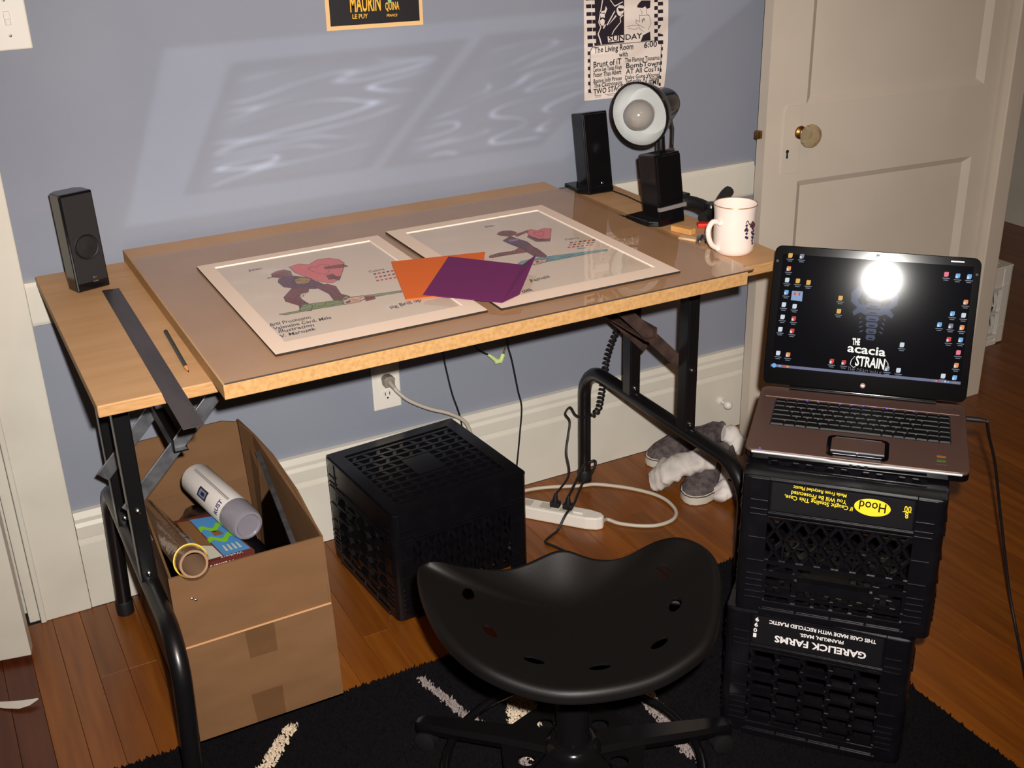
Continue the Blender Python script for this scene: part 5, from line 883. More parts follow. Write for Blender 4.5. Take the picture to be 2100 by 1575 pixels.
# ------------------------------------------------------------------ cardboard box and what is in it
def wall_sheet(mb, pts, th, n):
    """flat sheet: outline pts (3D) given thickness th along n"""
    k = len(pts); n = Vector(n) * th
    mb.add([Vector(p) for p in pts] + [Vector(p) + n for p in pts], [tuple(range(k)), tuple(range(k, 2 * k))[::-1]] + [(i, (i + 1) % k, k + (i + 1) % k, k + i) for i in range(k)])
    return mb
bx = thing('cardboard_box', 'open brown cardboard box full of odds and ends under the table left', 'box', (0.79, -0.33, 0))
X0, X1, Y0, Y1, ZF = 0.646, 0.928, -0.592, -0.062, 0.0145
th = 0.004
wall_sheet(MB(), [(X0, Y0, ZF), (X1, Y0, ZF), (X1, Y1, ZF), (X0, Y1, ZF)], th, (0, 0, 1)).build('bottom', M_card, bx)
wall_sheet(MB(), [(X0, Y0, ZF), (X1, Y0, ZF), (X1 - 0.004, Y0, 0.232), (X0 + 0.002, Y0, 0.229)], th, (0, 1, 0)).build('front_panel', M_card, bx)
wall_sheet(MB(), [(X0 - 0.004, Y0 + 0.002, 0.229), (X1 - 0.008, Y0 + 0.002, 0.232), (X1 - 0.010, Y0 + 0.004, 0.374), (X0 - 0.004, Y0 + 0.004, 0.374)], th, (0, 1, 0)).build('front_upper_panel', M_card, bx)
MB().bar((X0, Y0 - 0.001, 0.2285), (X1 - 0.006, Y0 - 0.001, 0.2315), 0.003, 0.0022).build('torn_edge', M_carde, bx)
wall_sheet(MB(), [(X0, Y0, ZF), (X0, Y1, ZF), (X0 + 0.02, Y1, 0.375), (X0 - 0.002, Y0 + 0.004, 0.374)], th, (1, 0, 0)).build('left_panel', M_card, bx)
wall_sheet(MB(), [(X1 - th, Y0, ZF), (X1 - th, Y1, ZF), (X1 - 0.018, Y1, 0.392), (X1 - 0.022, Y1 - 0.03, 0.395), (X1 - 0.008, Y1 - 0.09, 0.392), (X1 - 0.001, Y1 - 0.2, 0.392), (X1 - 0.002, Y0 + 0.17, 0.388), (X1 - 0.008, Y0 + 0.05, 0.376), (X1 - 0.010, Y0 + 0.004, 0.374)], th, (1, 0, 0)).build('right_panel', M_card, bx)
wall_sheet(MB(), [(X0, Y1 - th, ZF), (X1, Y1 - th, ZF), (X1 - 0.012, Y1 - th, 0.248), (X0 + 0.012, Y1 - th, 0.248)], th, (0, 1, 0)).build('back_panel', M_card, bx)
wall_sheet(MB(), [(X0 + 0.012, Y1 - th, 0.2485), (X1 - 0.012, Y1 - th, 0.2485), (X1 - 0.018, Y1, 0.385), (X1 - 0.05, Y1 + 0.002, 0.394), (X0 + 0.02, Y1 + 0.002, 0.39)], th, (0, 1, 0)).build('back_upper_panel', M_card, bx)
M_tape = clear('packing_tape', 0.86, 0.08)
for q_ in (((0.757, 0.2265), (0.812, 0.2285), (0.812, 0.165), (0.760, 0.165)), ((0.752, 0.085), (0.812, 0.085), (0.812, 0.018), (0.757, 0.016))):
    MB().ngon([(x_, Y0 - 0.0006, z_) for x_, z_ in q_]).build('packing_tape', M_tape, bx)
b = MB()
for px, pz in ((0.676, 0.325), (0.682, 0.320)): b.ball((px, Y0 + 0.0012, pz), (0.003, 0.0015, 0.0022), 8, 6)
b.build('staple', M_chrome, bx)
# cardboard mailing tube in clear wrap with a rubber band
t = thing('mailing_tube', 'brown cardboard tube in clear wrap with yellow band, end out of the box', 'tube', (0.668, -0.35, 0.36))
ta, tb = Vector((0.685, -0.612, 0.405)), Vector((0.672, -0.20, 0.300)); td = (tb - ta).normalized(); q = td.to_track_quat('Z', 'Y').to_matrix().to_4x4(); TM = Matrix.Translation(ta) @ q; TL_ = (tb - ta).length
M_tube = mat('tube_cardboard', (150, 116, 88), 0.7)
MB().lathe([(0.0205, 0.0), (0.0245, 0.0), (0.0245, TL_), (0.0205, TL_), (0.0205, 0.0)], 32, TM, cap=False).build('cardboard_core', M_tube, t, smooth=True)
MB().lathe([(0.0275, -0.004), (0.0278, 0.03), (0.0265, TL_ * 0.6), (0.027, TL_ + 0.003)], 32, TM, cap=False).build('clear_wrap', clear('clear_wrap', 0.80, 0.12, bump=(40, 0.4)), t, smooth=True)
MB().tube([TM @ Vector((0.0287 * math.cos(k * math.pi / 20), 0.0287 * math.sin(k * math.pi / 20), 0.024 + 0.004 * math.sin(k * math.pi / 20))) for k in range(40)], 0.0014, 6, closed=True).build('rubber_band', mat('rubber_band', (226, 182, 60), 0.5), t, smooth=True)
# spray can
t = thing('spray_can', 'white labelled spray can with a grey cap lying on the box contents', 'spray can', (0.80, -0.33, 0.33))
ca, cb_ = Vector((0.816, -0.474, 0.368)), Vector((0.772, -0.255, 0.378)); cdv = (cb_ - ca).normalized(); q = cdv.to_track_quat('Z', 'Y').to_matrix().to_4x4(); CM = Matrix.Translation(ca) @ q; CL = (cb_ - ca).length
M_lab = mat('can_label', (216, 208, 202), 0.4); M_cap = mat('grey_cap', (124, 120, 128), 0.18, coat=0.4)
MB().lathe([(0.0, 0.052), (0.0315, 0.052), (0.0325, 0.056), (0.0325, CL - 0.006), (0.030, CL), (0.026, CL + 0.001), (0.024, CL - 0.004), (0.0, CL - 0.006)], 36, CM).build('can_body', M_lab, t, smooth=True)
MB().lathe([(0.0, 0.004), (0.021, 0.003), (0.024, 0.0), (0.028, 0.001), (0.0305, 0.006), (0.0328, 0.054), (0.0, 0.055)], 36, CM).build('cap', M_cap, t, smooth=True)
# label print on the side facing up and left
Ci = CM.inverted(); vd = (Ci @ CAMP); phi0 = math.atan2(vd.y, vd.x)
def cyl(phi, z_, r_=0.0327): return CM @ Vector((r_ * math.cos(phi), r_ * math.sin(phi), z_))
def cpatch(mb, p0_, p1_, z0, z1, mi=0, r_=0.0328, n_=8):
    vs = [cyl(p0_ + (p1_ - p0_) * k / n_, z_, r_) for k in range(n_ + 1) for z_ in (z0, z1)]
    mb.add(vs, [(2 * k, 2 * k + 1, 2 * k + 3, 2 * k + 2) for k in range(n_)], mi)
sgn = 1 if (cyl(phi0 + 0.5, 0.1) - cyl(phi0, 0.1)).dot(CR) < 0 else -1      # sgn*phi moves to the left of the picture
b = MB()
cpatch(b, phi0 + sgn * 0.15, phi0 + sgn * 0.75, 0.115, 0.150, 0); cpatch(b, phi0 + sgn * 0.25, phi0 + sgn * 0.65, 0.120, 0.145, 1, 0.0329); cpatch(b, phi0 + sgn * 0.35, phi0 + sgn * 0.55, 0.124, 0.138, 0, 0.033)
cpatch(b, phi0 - sgn * 0.42, phi0 - sgn * 0.33, 0.060, CL - 0.02, 2); cpatch(b, phi0 - sgn * 0.30, phi0 - sgn * 0.27, 0.060, CL - 0.02, 3)
b.build('label_print', [M_ink, mat('print_blue', (110, 120, 160), 0.5), mat('print_silver', (150, 146, 148), 0.35), mat('print_brown', (92, 74, 60), 0.5)], t)
def cyl_text(mb, s, phc, zc_, ln, h, vertical=True, mi=0, bold=0.03):
    vs, fs, x0, x1 = text_geo(s, bold); out = []
    for x, y, z in vs:
        u = (x - x0) / (x1 - x0) - 0.5; v = y / 0.682
        out.append(cyl(phc - sgn * u * ln / 0.0328, zc_ + v * h, 0.0331))
    mb.add(out, fs, mi)
b = MB(); cyl_text(b, 'RUST', phi0 + sgn * 0.42, 0.064, 0.030, 0.012); b.build('lettering', mat('print_navy', (40, 44, 90), 0.5), t)
# snack carton
t = thing('snack_carton', 'flat dark red carton with blue and green print in the box', 'carton', (0.755, -0.42, 0.30))
A_, B_, C_, D_ = (0.714, -0.512), (0.812, -0.512), (0.776, -0.338), (0.704, -0.332)
zt_ = 0.338; M_cr = mat('carton_maroon', (92, 40, 34), 0.35); M_cb = mat('carton_blue', (74, 132, 184), 0.35); M_cg = mat('carton_green', (116, 184, 36), 0.35); M_cw = mat('carton_pale', (190, 186, 168), 0.4); M_cbr = mat('carton_brown', (120, 84, 50), 0.4)
MB().prism([A_, B_, C_, D_], zt_ - 0.032, zt_).build('carton', M_cr, t)
def bil(u, v, z=0.0003): 
    a_, b_, c_, d_ = Vector(A_), Vector(B_), Vector(C_), Vector(D_); p = (a_ * (1 - u) + b_ * u) * (1 - v) + (d_ * (1 - u) + c_ * u) * v; return (p.x, p.y, zt_ + z)
b = MB()
b.ngon([bil(*p) for p in ((.45, .05), (.97, .05), (.93, .92), (.38, .95))], 0)
b.ngon([bil(*p) for p in ((.05, .05), (.43, .05), (.40, .30), (.08, .40))], 2); b.ngon([bil(*p) for p in ((.04, .42), (.40, .32), (.36, .93), (.06, .95))], 3)
for v0 in (.40, .66):
    up__ = [bil(.40 + .055 * k, v0 + .05 * math.sin(k * .9) + .045, .0005) for k in range(11)]; dn = [bil(.40 + .055 * k, v0 + .05 * math.sin(k * .9) - .045, .0005) for k in range(11)][::-1]; b.ngon(up__ + dn, 1)
for k in range(4): b.ngon([bil(.55 + k * .09, .12, .0005), bil(.60 + k * .09, .12, .0005), bil(.60 + k * .09, .24, .0005), bil(.57 + k * .09, .26, .0005)], 2)
b.ngon([bil(*p, .0005) for p in ((.60, .48), (.80, .48), (.78, .58), (.60, .60))], 3)
b.build('printed_picture', [M_cb, M_cg, M_cw, M_cbr], t)
b = MB(); put_text(b, 'Walkers', (0.775, A_[1] - .0003, zt_ - 0.007), (0.728, A_[1] - .0003, zt_ - 0.007), (0, 0, -1), 0.011); put_text(b, 'Walkers', bil(.80, .035, .0005), bil(.38, .035, .0005), (0, -1, 0), .006); b.build('lettering', M_lw, t)
# framed picture leaning on the right wall of the box
t = thing('picture_panel', 'thin dark framed panel leaning against the right wall of the box', 'picture', (0.885, -0.40, 0.03))
fa, fb = Vector((0.868, -0.572, 0.0)), Vector((0.905, -0.205, 0.0)); fd = (fb - fa).normalized(); fn = Vector((-fd.y, fd.x, 0)); lean = 0.012
def fp(u, z_, o_): return fa + (fb - fa) * u + fn * (o_ - lean * z_ / 0.37) + Vector((0, 0, z_))
for nm, o0, o1, z0, z1, m in (('backing', 0.0, 0.005, 0.02, 0.372, M_dark), ('glazing', 0.0052, 0.0062, 0.028, 0.365, clear('picture_glass', 0.5, 0.03))):
    MB().add([fp(u, z_, o_) for o_ in (o0, o1) for u, z_ in ((0.0, z0), (1, z0), (1, z1 + 0.0), (0.0, z1 - 0.03), )], [(0, 1, 2, 3), (4, 5, 6, 7)] + [(k, (k + 1) % 4, 4 + (k + 1) % 4, 4 + k) for k in range(4)]).build(nm, m, t)
MB().bar(fp(0, .342, .0035), fp(1, .374, .0035), 0.009, 0.006).bar(fp(0, .02, .0035), fp(0, .344, .0035), 0.009, 0.006).build('frame', M_steel, t)
# black plastic bag filling the box
def lump(c, r, amp, fr, seg=40, rings=24, flat=None):
    b = MB().ball((0, 0, 0), r, seg, rings); out = []
    for p in b.v:
        v = Vector(p); n_ = noise.noise(v * fr + Vector(c) * 9) + 0.5 * abs(noise.noise(v * fr * 2.7)); v = v * (1 + amp * n_) + Vector(c)
        if flat is not None: v.z = max(v.z, flat)
        out.append(tuple(v))
    b.v = out; return b
M_bag = mat('black_bag', (18, 16, 19), 0.22, spec=0.5)
b = lump((0.79, -0.31, 0.165), (0.105, 0.205, 0.125), 0.22, 11, flat=0.019); b.v = [(min(max(x, 0.657), 0.862), max(min(y, -0.075), -0.575), min(z, 0.312 if y < -0.22 else 0.325)) for x, y, z in b.v]
o = b.build('plastic_bag', M_bag, smooth=True, ang=70, origin=(0.79, -0.31, 0.019)); o['label'] = 'crumpled black plastic bag filling the cardboard box beneath the can'; o['category'] = 'bag'

# ------------------------------------------------------------------ stool
SC = Vector(SEATC); stool = thing('tractor_stool', 'black metal tractor seat stool with a star base standing on the rug', 'stool', (1.200, -1.010, 0))
rim = [Vector(p) for p in SEAT]; N_ = len(rim); NA = 264; NR = 48
def cr(P, u):
    i = int(math.floor(u)); f = u - i; a_, b_, c_, d_ = P[(i - 1) % N_], P[i % N_], P[(i + 1) % N_], P[(i + 2) % N_]
    return 0.5 * ((2 * b_) + (c_ - a_) * f + (2 * a_ - 5 * b_ + 4 * c_ - d_) * f * f + (3 * b_ - a_ - 3 * c_ + d_) * f ** 3)
Rm = [cr(rim, k * N_ / NA) for k in range(NA)]
for it_ in range(14): Rm = [(Rm[k - 1] + Rm[k] * 2 + Rm[(k + 1) % NA]) / 4 for k in range(NA)]
gr = []
Rs = list(Rm); PM = rim[11]
for it_ in range(120): Rs = [(Rs[k - 1] + Rs[k] * 2 + Rs[(k + 1) % NA]) / 4 for k in range(NA)]
for j in range(NR + 1):
    tq = j / NR
    for k in range(NA):
        Rk = Rs[k].lerp(Rm[k], tq ** 3); p = SC.lerp(Rk, tq); p.z = SC.z + (Rk.z - SC.z) * tq ** 2.2
        # low pommel ridge running from the far middle towards the centre
        dxp = (p.x - PM.x) * 0.87 + (p.y - PM.y) * -0.5; dyp = -(p.x - PM.x) * -0.5 - (p.y - PM.y) * -0.87
        p.z += 0.016 * math.exp(-(dxp / 0.045) ** 2 - (dyp / 0.055) ** 2)
        gr.append(p)
for st_, (dr_, dz_) in enumerate(((0.005, -0.001), (0.009, -0.005), (0.0105, -0.011), (0.010, -0.017))):      # rolled edge
    for k in range(NA):
        o_ = (Rm[k] - SC); o_.z = 0; o_.normalize(); p = Vector(gr[NR * NA + k]) + o_ * dr_ + Vector((0, 0, dz_)); gr.append(p)
NJ = NR + 4
hole_c = [(Vector(h), (Vector(h) - SC)) for h in HOLES]
def in_hole(p):
    for h, d in hole_c:
        d2 = Vector((d.x, d.y)).normalized(); e = Vector((p.x - h.x, p.y - h.y)); u = e.dot(d2); v = e.x * -d2.y + e.y * d2.x
        if (u / 0.0095) ** 2 + (v / 0.017) ** 2 < 1: return True
    return False
# fine grid resampled so the slots come out clean: two sheets with a closing edge
b = MB(); vs = [tuple(p) for p in gr] + [tuple(p - Vector((0, 0, 0.0035))) for p in gr]; nt_ = len(gr)
keep = {}
fs = []
for j in range(1, NJ):
    for k in range(NA):
        l = (k + 1) % NA; a_, b_, c_, d_ = j * NA + k, j * NA + l, (j + 1) * NA + l, (j + 1) * NA + k
        keep[(j, k)] = not (j < NR and in_hole((gr[a_] + gr[b_] + gr[c_] + gr[d_]) / 4))
        if keep[(j, k)]: fs += [(a_, b_, c_, d_), (nt_ + a_, nt_ + d_, nt_ + c_, nt_ + b_)]
for k in range(NA): l = (k + 1) % NA; fs += [(0, NA + k, NA + l), (nt_, nt_ + NA + l, nt_ + NA + k)]; fs.append((NJ * NA + k, NJ * NA + l, nt_ + NJ * NA + l, nt_ + NJ * NA + k))
for (j, k), kp in keep.items():
    if kp: continue
    l = (k + 1) % NA
    for (jj, kk), (a_, b_) in (((j, (k - 1) % NA), (j * NA + k, (j + 1) * NA + k)), ((j, l), (j * NA + l, (j + 1) * NA + l)), ((j - 1, k), (j * NA + k, j * NA + l)), ((j + 1, k), ((j + 1) * NA + k, (j + 1) * NA + l))):
        if keep.get((jj, kk), True): fs.append((a_, b_, nt_ + b_, nt_ + a_))
def snap(i):
    p = Vector(vs[i]); best = None
    for h, d in hole_c:
        d2 = Vector((d.x, d.y)).normalized(); e = Vector((p.x - h.x, p.y - h.y)); u = e.dot(d2); v = e.x * -d2.y + e.y * d2.x
        r_ = math.sqrt((u / 0.0095) ** 2 + (v / 0.017) ** 2)
        if r_ > 1e-6 and (best is None or abs(r_ - 1) < best[0]): best = (abs(r_ - 1), h, d2, u / r_, v / r_)
    if best and best[0] < 0.6:
        _, h, d2, u, v = best; dz_ = 0.35 * (((u - (p.x - h.x) * d2.x - (p.y - h.y) * d2.y)))
        vs[i] = (h.x + d2.x * u - d2.y * v, h.y + d2.y * u + d2.x * v, p.z + dz_)
bd = set()
for (j, k), kp in keep.items():
    if not kp:
        for i_ in (j * NA + k, j * NA + (k + 1) % NA, (j + 1) * NA + k, (j + 1) * NA + (k + 1) % NA):
            jj, kk = divmod(i_, NA)
            if any(keep.get((a_, c_ % NA), True) for a_ in (jj - 1, jj) for c_ in (kk - 1, kk)): bd.add(i_)
for i_ in bd: snap(i_); snap(nt_ + i_)
b.add(vs, fs)
M_seat = mat('black_powder_coat', (10, 8, 8), 0.5, spec=0.3, bump=(900, 0.2))
b.build('seat', M_seat, stool, smooth=True, ang=60)
bc = Vector((1.200, -1.010, 0)); top = SC.z - 0.006
MB().lathe([(0.016, 0.12), (0.016, top - 0.02), (0.0, top - 0.02)], 20, Matrix.Translation(bc)).build('gas_lift_rod', M_black, stool, smooth=True)
MB().lathe([(0.030, 0.060), (0.031, 0.115), (0.0285, 0.12), (0.0285, 0.30), (0.024, 0.31), (0.0, 0.31)], 26, Matrix.Translation(bc)).build('column', M_gloss, stool, smooth=True)
MB().lathe([(0.05, 0.092), (0.046, 0.104), (0.036, 0.112), (0.031, 0.112)], 26, Matrix.Translation(bc)).build('collar', M_gloss, stool, smooth=True)
MB().box(-0.07, 0.07, -0.055, 0.055, top - 0.026, top - 0.016, M=Matrix.Translation((bc.x, bc.y, 0)) @ Matrix.Rotation(math.radians(-30), 4, 'Z')).build('seat_plate', M_black, stool, bevel=0.003)
MB().tube([(bc.x + 0.05, bc.y, top - 0.02), (bc.x + 0.15, bc.y - 0.06, top - 0.03), (bc.x + 0.17, bc.y - 0.07, top - 0.035)], 0.005, 8).build('lift_lever', M_black, stool, smooth=True)
RR = 0.224
MB().tube([(bc.x + RR * math.cos(k * math.pi / 36), bc.y + RR * math.sin(k * math.pi / 36), 0.050) for k in range(72)], 0.0085, 10, closed=True).build('foot_ring', M_gloss, stool, smooth=True)
for i in range(5):
    a_ = math.radians(132 + 72 * i); d = Vector((math.cos(a_), math.sin(a_), 0)); s_ = Vector((-d.y, d.x, 0))
    b = MB(); prof_ = [(0.025, 0.030, 0.098), (0.12, 0.026, 0.092), (0.22, 0.021, 0.080), (0.285, 0.016, 0.074), (0.297, 0.008, 0.068)]
    vs = []
    for r_, w_, z_ in prof_: vs += [bc + d * r_ + s_ * w_ + Vector((0, 0, z_ - 0.008)), bc + d * r_ + s_ * w_ * 0.7 + Vector((0, 0, z_)), bc + d * r_ - s_ * w_ * 0.7 + Vector((0, 0, z_)), bc + d * r_ - s_ * w_ + Vector((0, 0, z_ - 0.008)), bc + d * r_ - s_ * w_ * 0.8 + Vector((0, 0, z_ - 0.022)), bc + d * r_ + s_ * w_ * 0.8 + Vector((0, 0, z_ - 0.022))]
    n_ = len(prof_); b.add(vs, [(6 * q_ + k, 6 * q_ + (k + 1) % 6, 6 * q_ + 6 + (k + 1) % 6, 6 * q_ + 6 + k) for q_ in range(n_ - 1) for k in range(6)] + [tuple(range(6)), tuple(6 * (n_ - 1) + k for k in range(6))])
    arm_ = b.build('base_arm', M_gloss, stool, smooth=True, ang=35)
    cpos = bc + d * 0.278
    MB().lathe([(0.005, 0.036), (0.005, 0.062)], 10, Matrix.Translation(cpos)).build('caster_stem', M_steel, arm_)
    wd_ = Matrix.Translation(cpos + s_ * 0.0 + Vector((0, 0, 0.0335))) @ Matrix.Rotation(a_, 4, 'Z') @ Matrix.Rotation(math.radians(90), 4, 'X')
    MB().lathe([(0.010, -0.018), (0.019, -0.016), (0.019, -0.003), (0.012, -0.002), (0.012, 0.002), (0.019, 0.003), (0.019, 0.016), (0.010, 0.018)], 18, wd_).build('caster_wheel', M_matte, arm_, smooth=True)
    # web plate with a round hole between this arm and the next
    m_ = a_ + math.radians(36); dm = Vector((math.cos(m_), math.sin(m_), 0)); hc = bc + dm * 0.083; ring = []; out_ = []
    d2 = Vector((math.cos(a_ + math.radians(72)), math.sin(a_ + math.radians(72)), 0))
    poly = [bc + d * 0.03, bc + d * 0.135, bc + dm * 0.125, bc + d2 * 0.135, bc + d2 * 0.03, bc + dm * 0.03]
    def ray_poly(c, ang):
        e = Vector((math.cos(ang), math.sin(ang), 0)); best = 9
        for p_, q_ in zip(poly, poly[1:] + poly[:1]):
            u_, v_ = p_ - c, q_ - p_; den = e.x * v_.y - e.y * v_.x
            if abs(den) < 1e-9: continue
            t_ = (u_.x * v_.y - u_.y * v_.x) / den; w_ = (u_.x * e.y - u_.y * e.x) / den
            if t_ > 0 and -1e-6 <= w_ <= 1 + 1e-6: best = min(best, t_)
        return c + e * best
    K = 28; b = MB(); vs = []
    for z_ in (0.084, 0.079):
        for k in range(K): an = 2 * math.pi * k / K; vs.append(hc + Vector((0.0155 * math.cos(an), 0.0155 * math.sin(an), z_)))
        for k in range(K): vs.append(ray_poly(hc, 2 * math.pi * k / K) + Vector((0, 0, z_)))
    fs = []
    for k in range(K):
        l = (k + 1) % K; fs += [(k, l, K + l, K + k), (2 * K + k, 3 * K + k, 3 * K + l, 2 * K + l), (k, 2 * K + k, 2 * K + l, l), (K + k, K + l, 3 * K + l, 3 * K + k)]
    b.add(vs, fs); b.build('web_plate', M_gloss, stool)

# ------------------------------------------------------------------ cables under the table
wire('hanging_wire', 'thin black wire hanging down the wall behind the lone crate', [(1.40, -0.040, ZU - 0.002), (1.405, -0.04, 0.6), (1.410, -0.04, 0.5), (1.417, -0.04, 0.421), (1.425, -0.04, 0.369), (1.435, -0.04, 0.316), (1.453, -0.04, 0.246), (1.46, -0.04, 0.15), (1.45, -0.045, 0.05), (1.43, -0.05, 0.003)], 0.0019)
wire('hanging_wire', 'black wire with a bend hanging to the right of the lone crate', [(1.575, -0.040, ZU - 0.002), (1.578, -0.04, 0.6), (1.582, -0.04, 0.5), (1.586, -0.04, 0.422), (1.598, -0.04, 0.368), (1.612, -0.04, 0.286), (1.621, -0.04, 0.237), (1.614, -0.04, 0.164), (1.603, -0.04, 0.077), (1.592, -0.043, 0.02), (1.578, -0.043, 0.003)], 0.0021)
t = thing('audio_cable', 'black audio lead with a pale green right-angle jack dangling under the table', 'cable', (1.52, -0.03, 0.40))
MB().tube(smooth_path([(1.40, -0.06, ZU - .003), (1.44, -0.05, 0.6), (1.475, -0.035, 0.48), (1.506, -0.03, 0.421), (1.524, -0.03, 0.404), (1.541, -0.03, 0.393)]), 0.0020, 8).build('cord', M_matte, t, smooth=True)
M_lime = mat('lime_plastic', (206, 222, 150), 0.45)
MB().tube([(1.538, -0.03, 0.395), (1.546, -0.03, 0.388), (1.560, -0.03, 0.374)], [0.0034, 0.0044, 0.0056], 10).build('strain_relief', M_lime, t)
MB().tube([(1.556, -0.03, 0.371), (1.572, -0.03, 0.371)], 0.0062, 8).tube([(1.570, -0.03, 0.366), (1.580, -0.03, 0.388)], 0.0056, 8).build('jack_body', M_lime, t, bevel=0.001)
MB().tube([(1.580, -0.03, 0.388), (1.5855, -0.03, 0.400), (1.587, -0.03, 0.404), (1.589, -0.03, 0.409)], [0.0021, 0.0021, 0.0013, 0.0006], 8).build('jack_tip', M_brass, t, smooth=True)
# power strip and its grey cord
t = thing('power_strip', 'white power strip on the floor with a long grey cord to the outlet', 'power strip', (1.62, -0.2, 0))
sa, sb = Vector((1.475, -0.016 - 0.02, 0)), Vector((1.700, -0.302, 0)); sd = (sb - sa).normalized(); ss = Vector((-sd.y, sd.x, 0)); SL = (sb - sa).length
MS = Matrix(((sd.x, ss.x, 0, sa.x), (sd.y, ss.y, 0, sa.y), (0, 0, 1, 0), (0, 0, 0, 1)))
MB().prism([(0, -0.022), (0, 0.022), (SL - 0.04, 0.022), (SL - 0.012, 0.016), (SL, 0.006), (SL, -0.006), (SL - 0.012, -0.016), (SL - 0.04, -0.022)], 0.0006, 0.034, M=MS).build('housing', M_white, t, bevel=0.004)
MB().box(SL - 0.075, SL - 0.05, -0.010, 0.010, 0.034, 0.0385, M=MS).build('rocker_switch', M_white, t, bevel=0.001)
for k in range(5): MB().box(0.03 + k * 0.052, 0.06 + k * 0.052, -0.013, 0.013, 0.0340, 0.0346, M=MS).build('socket', M_cord, t)
gc = [(1.722, -0.283, 0.0085), (1.74, -0.31, 0.006), (1.775, -0.343, 0.006), (1.817, -0.364, 0.006), (1.863, -0.36, 0.006), (1.892, -0.331, 0.006), (1.902, -0.282, 0.006), (1.894, -0.24, 0.006), (1.87, -0.197, 0.006), (1.837, -0.157, 0.006), (1.79, -0.115, 0.006), (1.755, -0.104, 0.006), (1.683, -0.070, 0.006), (1.633, -0.055, 0.006), (1.57, -0.047, 0.006), (1.515, -0.046, 0.02), (1.49, -0.048, 0.09), (1.48, -0.05, 0.17), (1.47, -0.05, 0.219), (1.455, -0.05, 0.247), (1.418, -0.05, 0.275), (1.368, -0.05, 0.3), (1.32, -0.05, 0.332), (1.295, -0.045, 0.358), (1.284, -0.036, 0.376)]
MB().tube(smooth_path([tuple(MS @ Vector((SL - 0.004, 0, 0.016)))] + gc, 7), 0.0046, 10).build('cord', M_cord, t, smooth=True)
MB().prism([(-0.012, -0.012), (0.012, -0.012), (0.014, 0.008), (0.006, 0.014), (-0.006, 0.014), (-0.014, 0.008)], 0.0, 0.022, M=Matrix.Translation((1.282, -0.0082, 0.380)) @ Matrix.Rotation(math.radians(90), 4, 'X')).build('plug', mat('grey_plug', (140, 130, 118), 0.5), t, bevel=0.002)
MB().tube([(1.282, -0.029, 0.380), (1.283, -0.036, 0.377), (1.288, -0.041, 0.369)], [0.008, 0.0065, 0.005], 10).build('plug_boot', mat('grey_boot', (150, 140, 126), 0.5), t, smooth=True)
# black plugs and cords standing in the strip
def plugcord(name, label, along, pts, r):
    o = thing(name, label, 'cable', tuple(MS @ Vector((along, 0.004, 0.035))))
    p = MS @ Vector((along, 0.004, 0.0348))
    MB().box(-0.012, 0.012, -0.009, 0.009, 0, 0.014, M=MS @ Matrix.Translation((along, 0.004, 0.0349))).build('plug', M_matte, o, bevel=0.002)
    MB().tube([p + Vector((0, 0, .012)), p + Vector((0, 0, .024)), p + Vector((0.002, 0, .036))], [0.008, 0.006, 0.0035], 10).build('plug_boot', M_matte, o, smooth=True)
    MB().tube(smooth_path([p + Vector((0.002, 0, .034))] + pts, 8), r, 8).build('cord', M_matte, o, smooth=True)
    return o
hx = []
def coil(P, r, turns_per_m=88, n=12):
    P = smooth_path(P, 10); L = [0]
    for a_, b_ in zip(P, P[1:]): L.append(L[-1] + (b_ - a_).length)
    N2 = int(L[-1] * turns_per_m * n); out = []; j = 0
    for i in range(N2 + 1):
        s_ = L[-1] * i / N2
        while j < len(L) - 2 and L[j + 1] < s_: j += 1
        f = (s_ - L[j]) / max(1e-9, L[j + 1] - L[j]); p = P[j].lerp(P[j + 1], f); d = (P[j + 1] - P[j]).normalized(); u = d.cross(Vector((0.3, 1, 0.1))).normalized(); w = d.cross(u); an = 2 * math.pi * i / n
        out.append(p + (u * math.cos(an) + w * math.sin(an)) * r)
    return out
plug1_pts = [Vector((1.682, -0.168, 0.09)), Vector((1.697, -0.13, 0.13)), Vector((1.712, -0.115, 0.17)), Vector((1.722, -0.105, 0.20)), Vector((1.712, -0.10, 0.222)), Vector((1.726, -0.10, 0.236)), Vector((1.738, -0.104, 0.215)), Vector((1.752, -0.108, 0.205)), Vector((1.77, -0.106, 0.202)), Vector((1.790, -0.100, 0.198))]
o = plugcord('coiled_cord', 'black coiled cord hanging from the table and wrapped round the rear leg', SL - 0.125, plug1_pts, 0.0027)
cp = coil([(1.790, -0.100, 0.198), (1.806, -0.104, 0.212), (1.812, -0.108, 0.250), (1.818, -0.108, 0.285), (1.826, -0.104, 0.315), (1.832, -0.10, 0.34), (1.845, -0.10, 0.38), (1.870, -0.10, 0.43), (1.895, -0.10, 0.50), (1.90, -0.10, 0.60), (1.895, -0.10, ZU - 0.015)], 0.0072)
MB().tube([plug1_pts[-1]] + cp, 0.0024, 6).build('coil', M_matte, o, smooth=True)
plugcord('power_lead', 'black power lead looping from the strip across the floor to the stool', SL - 0.092, [Vector((1.72, -0.165, 0.09)), Vector((1.757, -0.12, 0.075)), Vector((1.784, -0.118, 0.078)), Vector((1.787, -0.122, 0.068)), Vector((1.76, -0.14, 0.05)), Vector((1.724, -0.165, 0.052)), Vector((1.690, -0.197, 0.046)), Vector((1.665, -0.222, 0.0400)), Vector((1.645, -0.238, 0.0400)), Vector((1.622, -0.250, 0.030)), Vector((1.597, -0.260, 0.0045)), Vector((1.573, -0.272, 0.0040)), Vector((1.545, -0.291, 0.0040)), Vector((1.556, -0.324, 0.0040)), Vector((1.574, -0.375, 0.0040)), Vector((1.585, -0.40, 0.0040)), Vector((1.60, -0.45, 0.0040))], 0.0034)

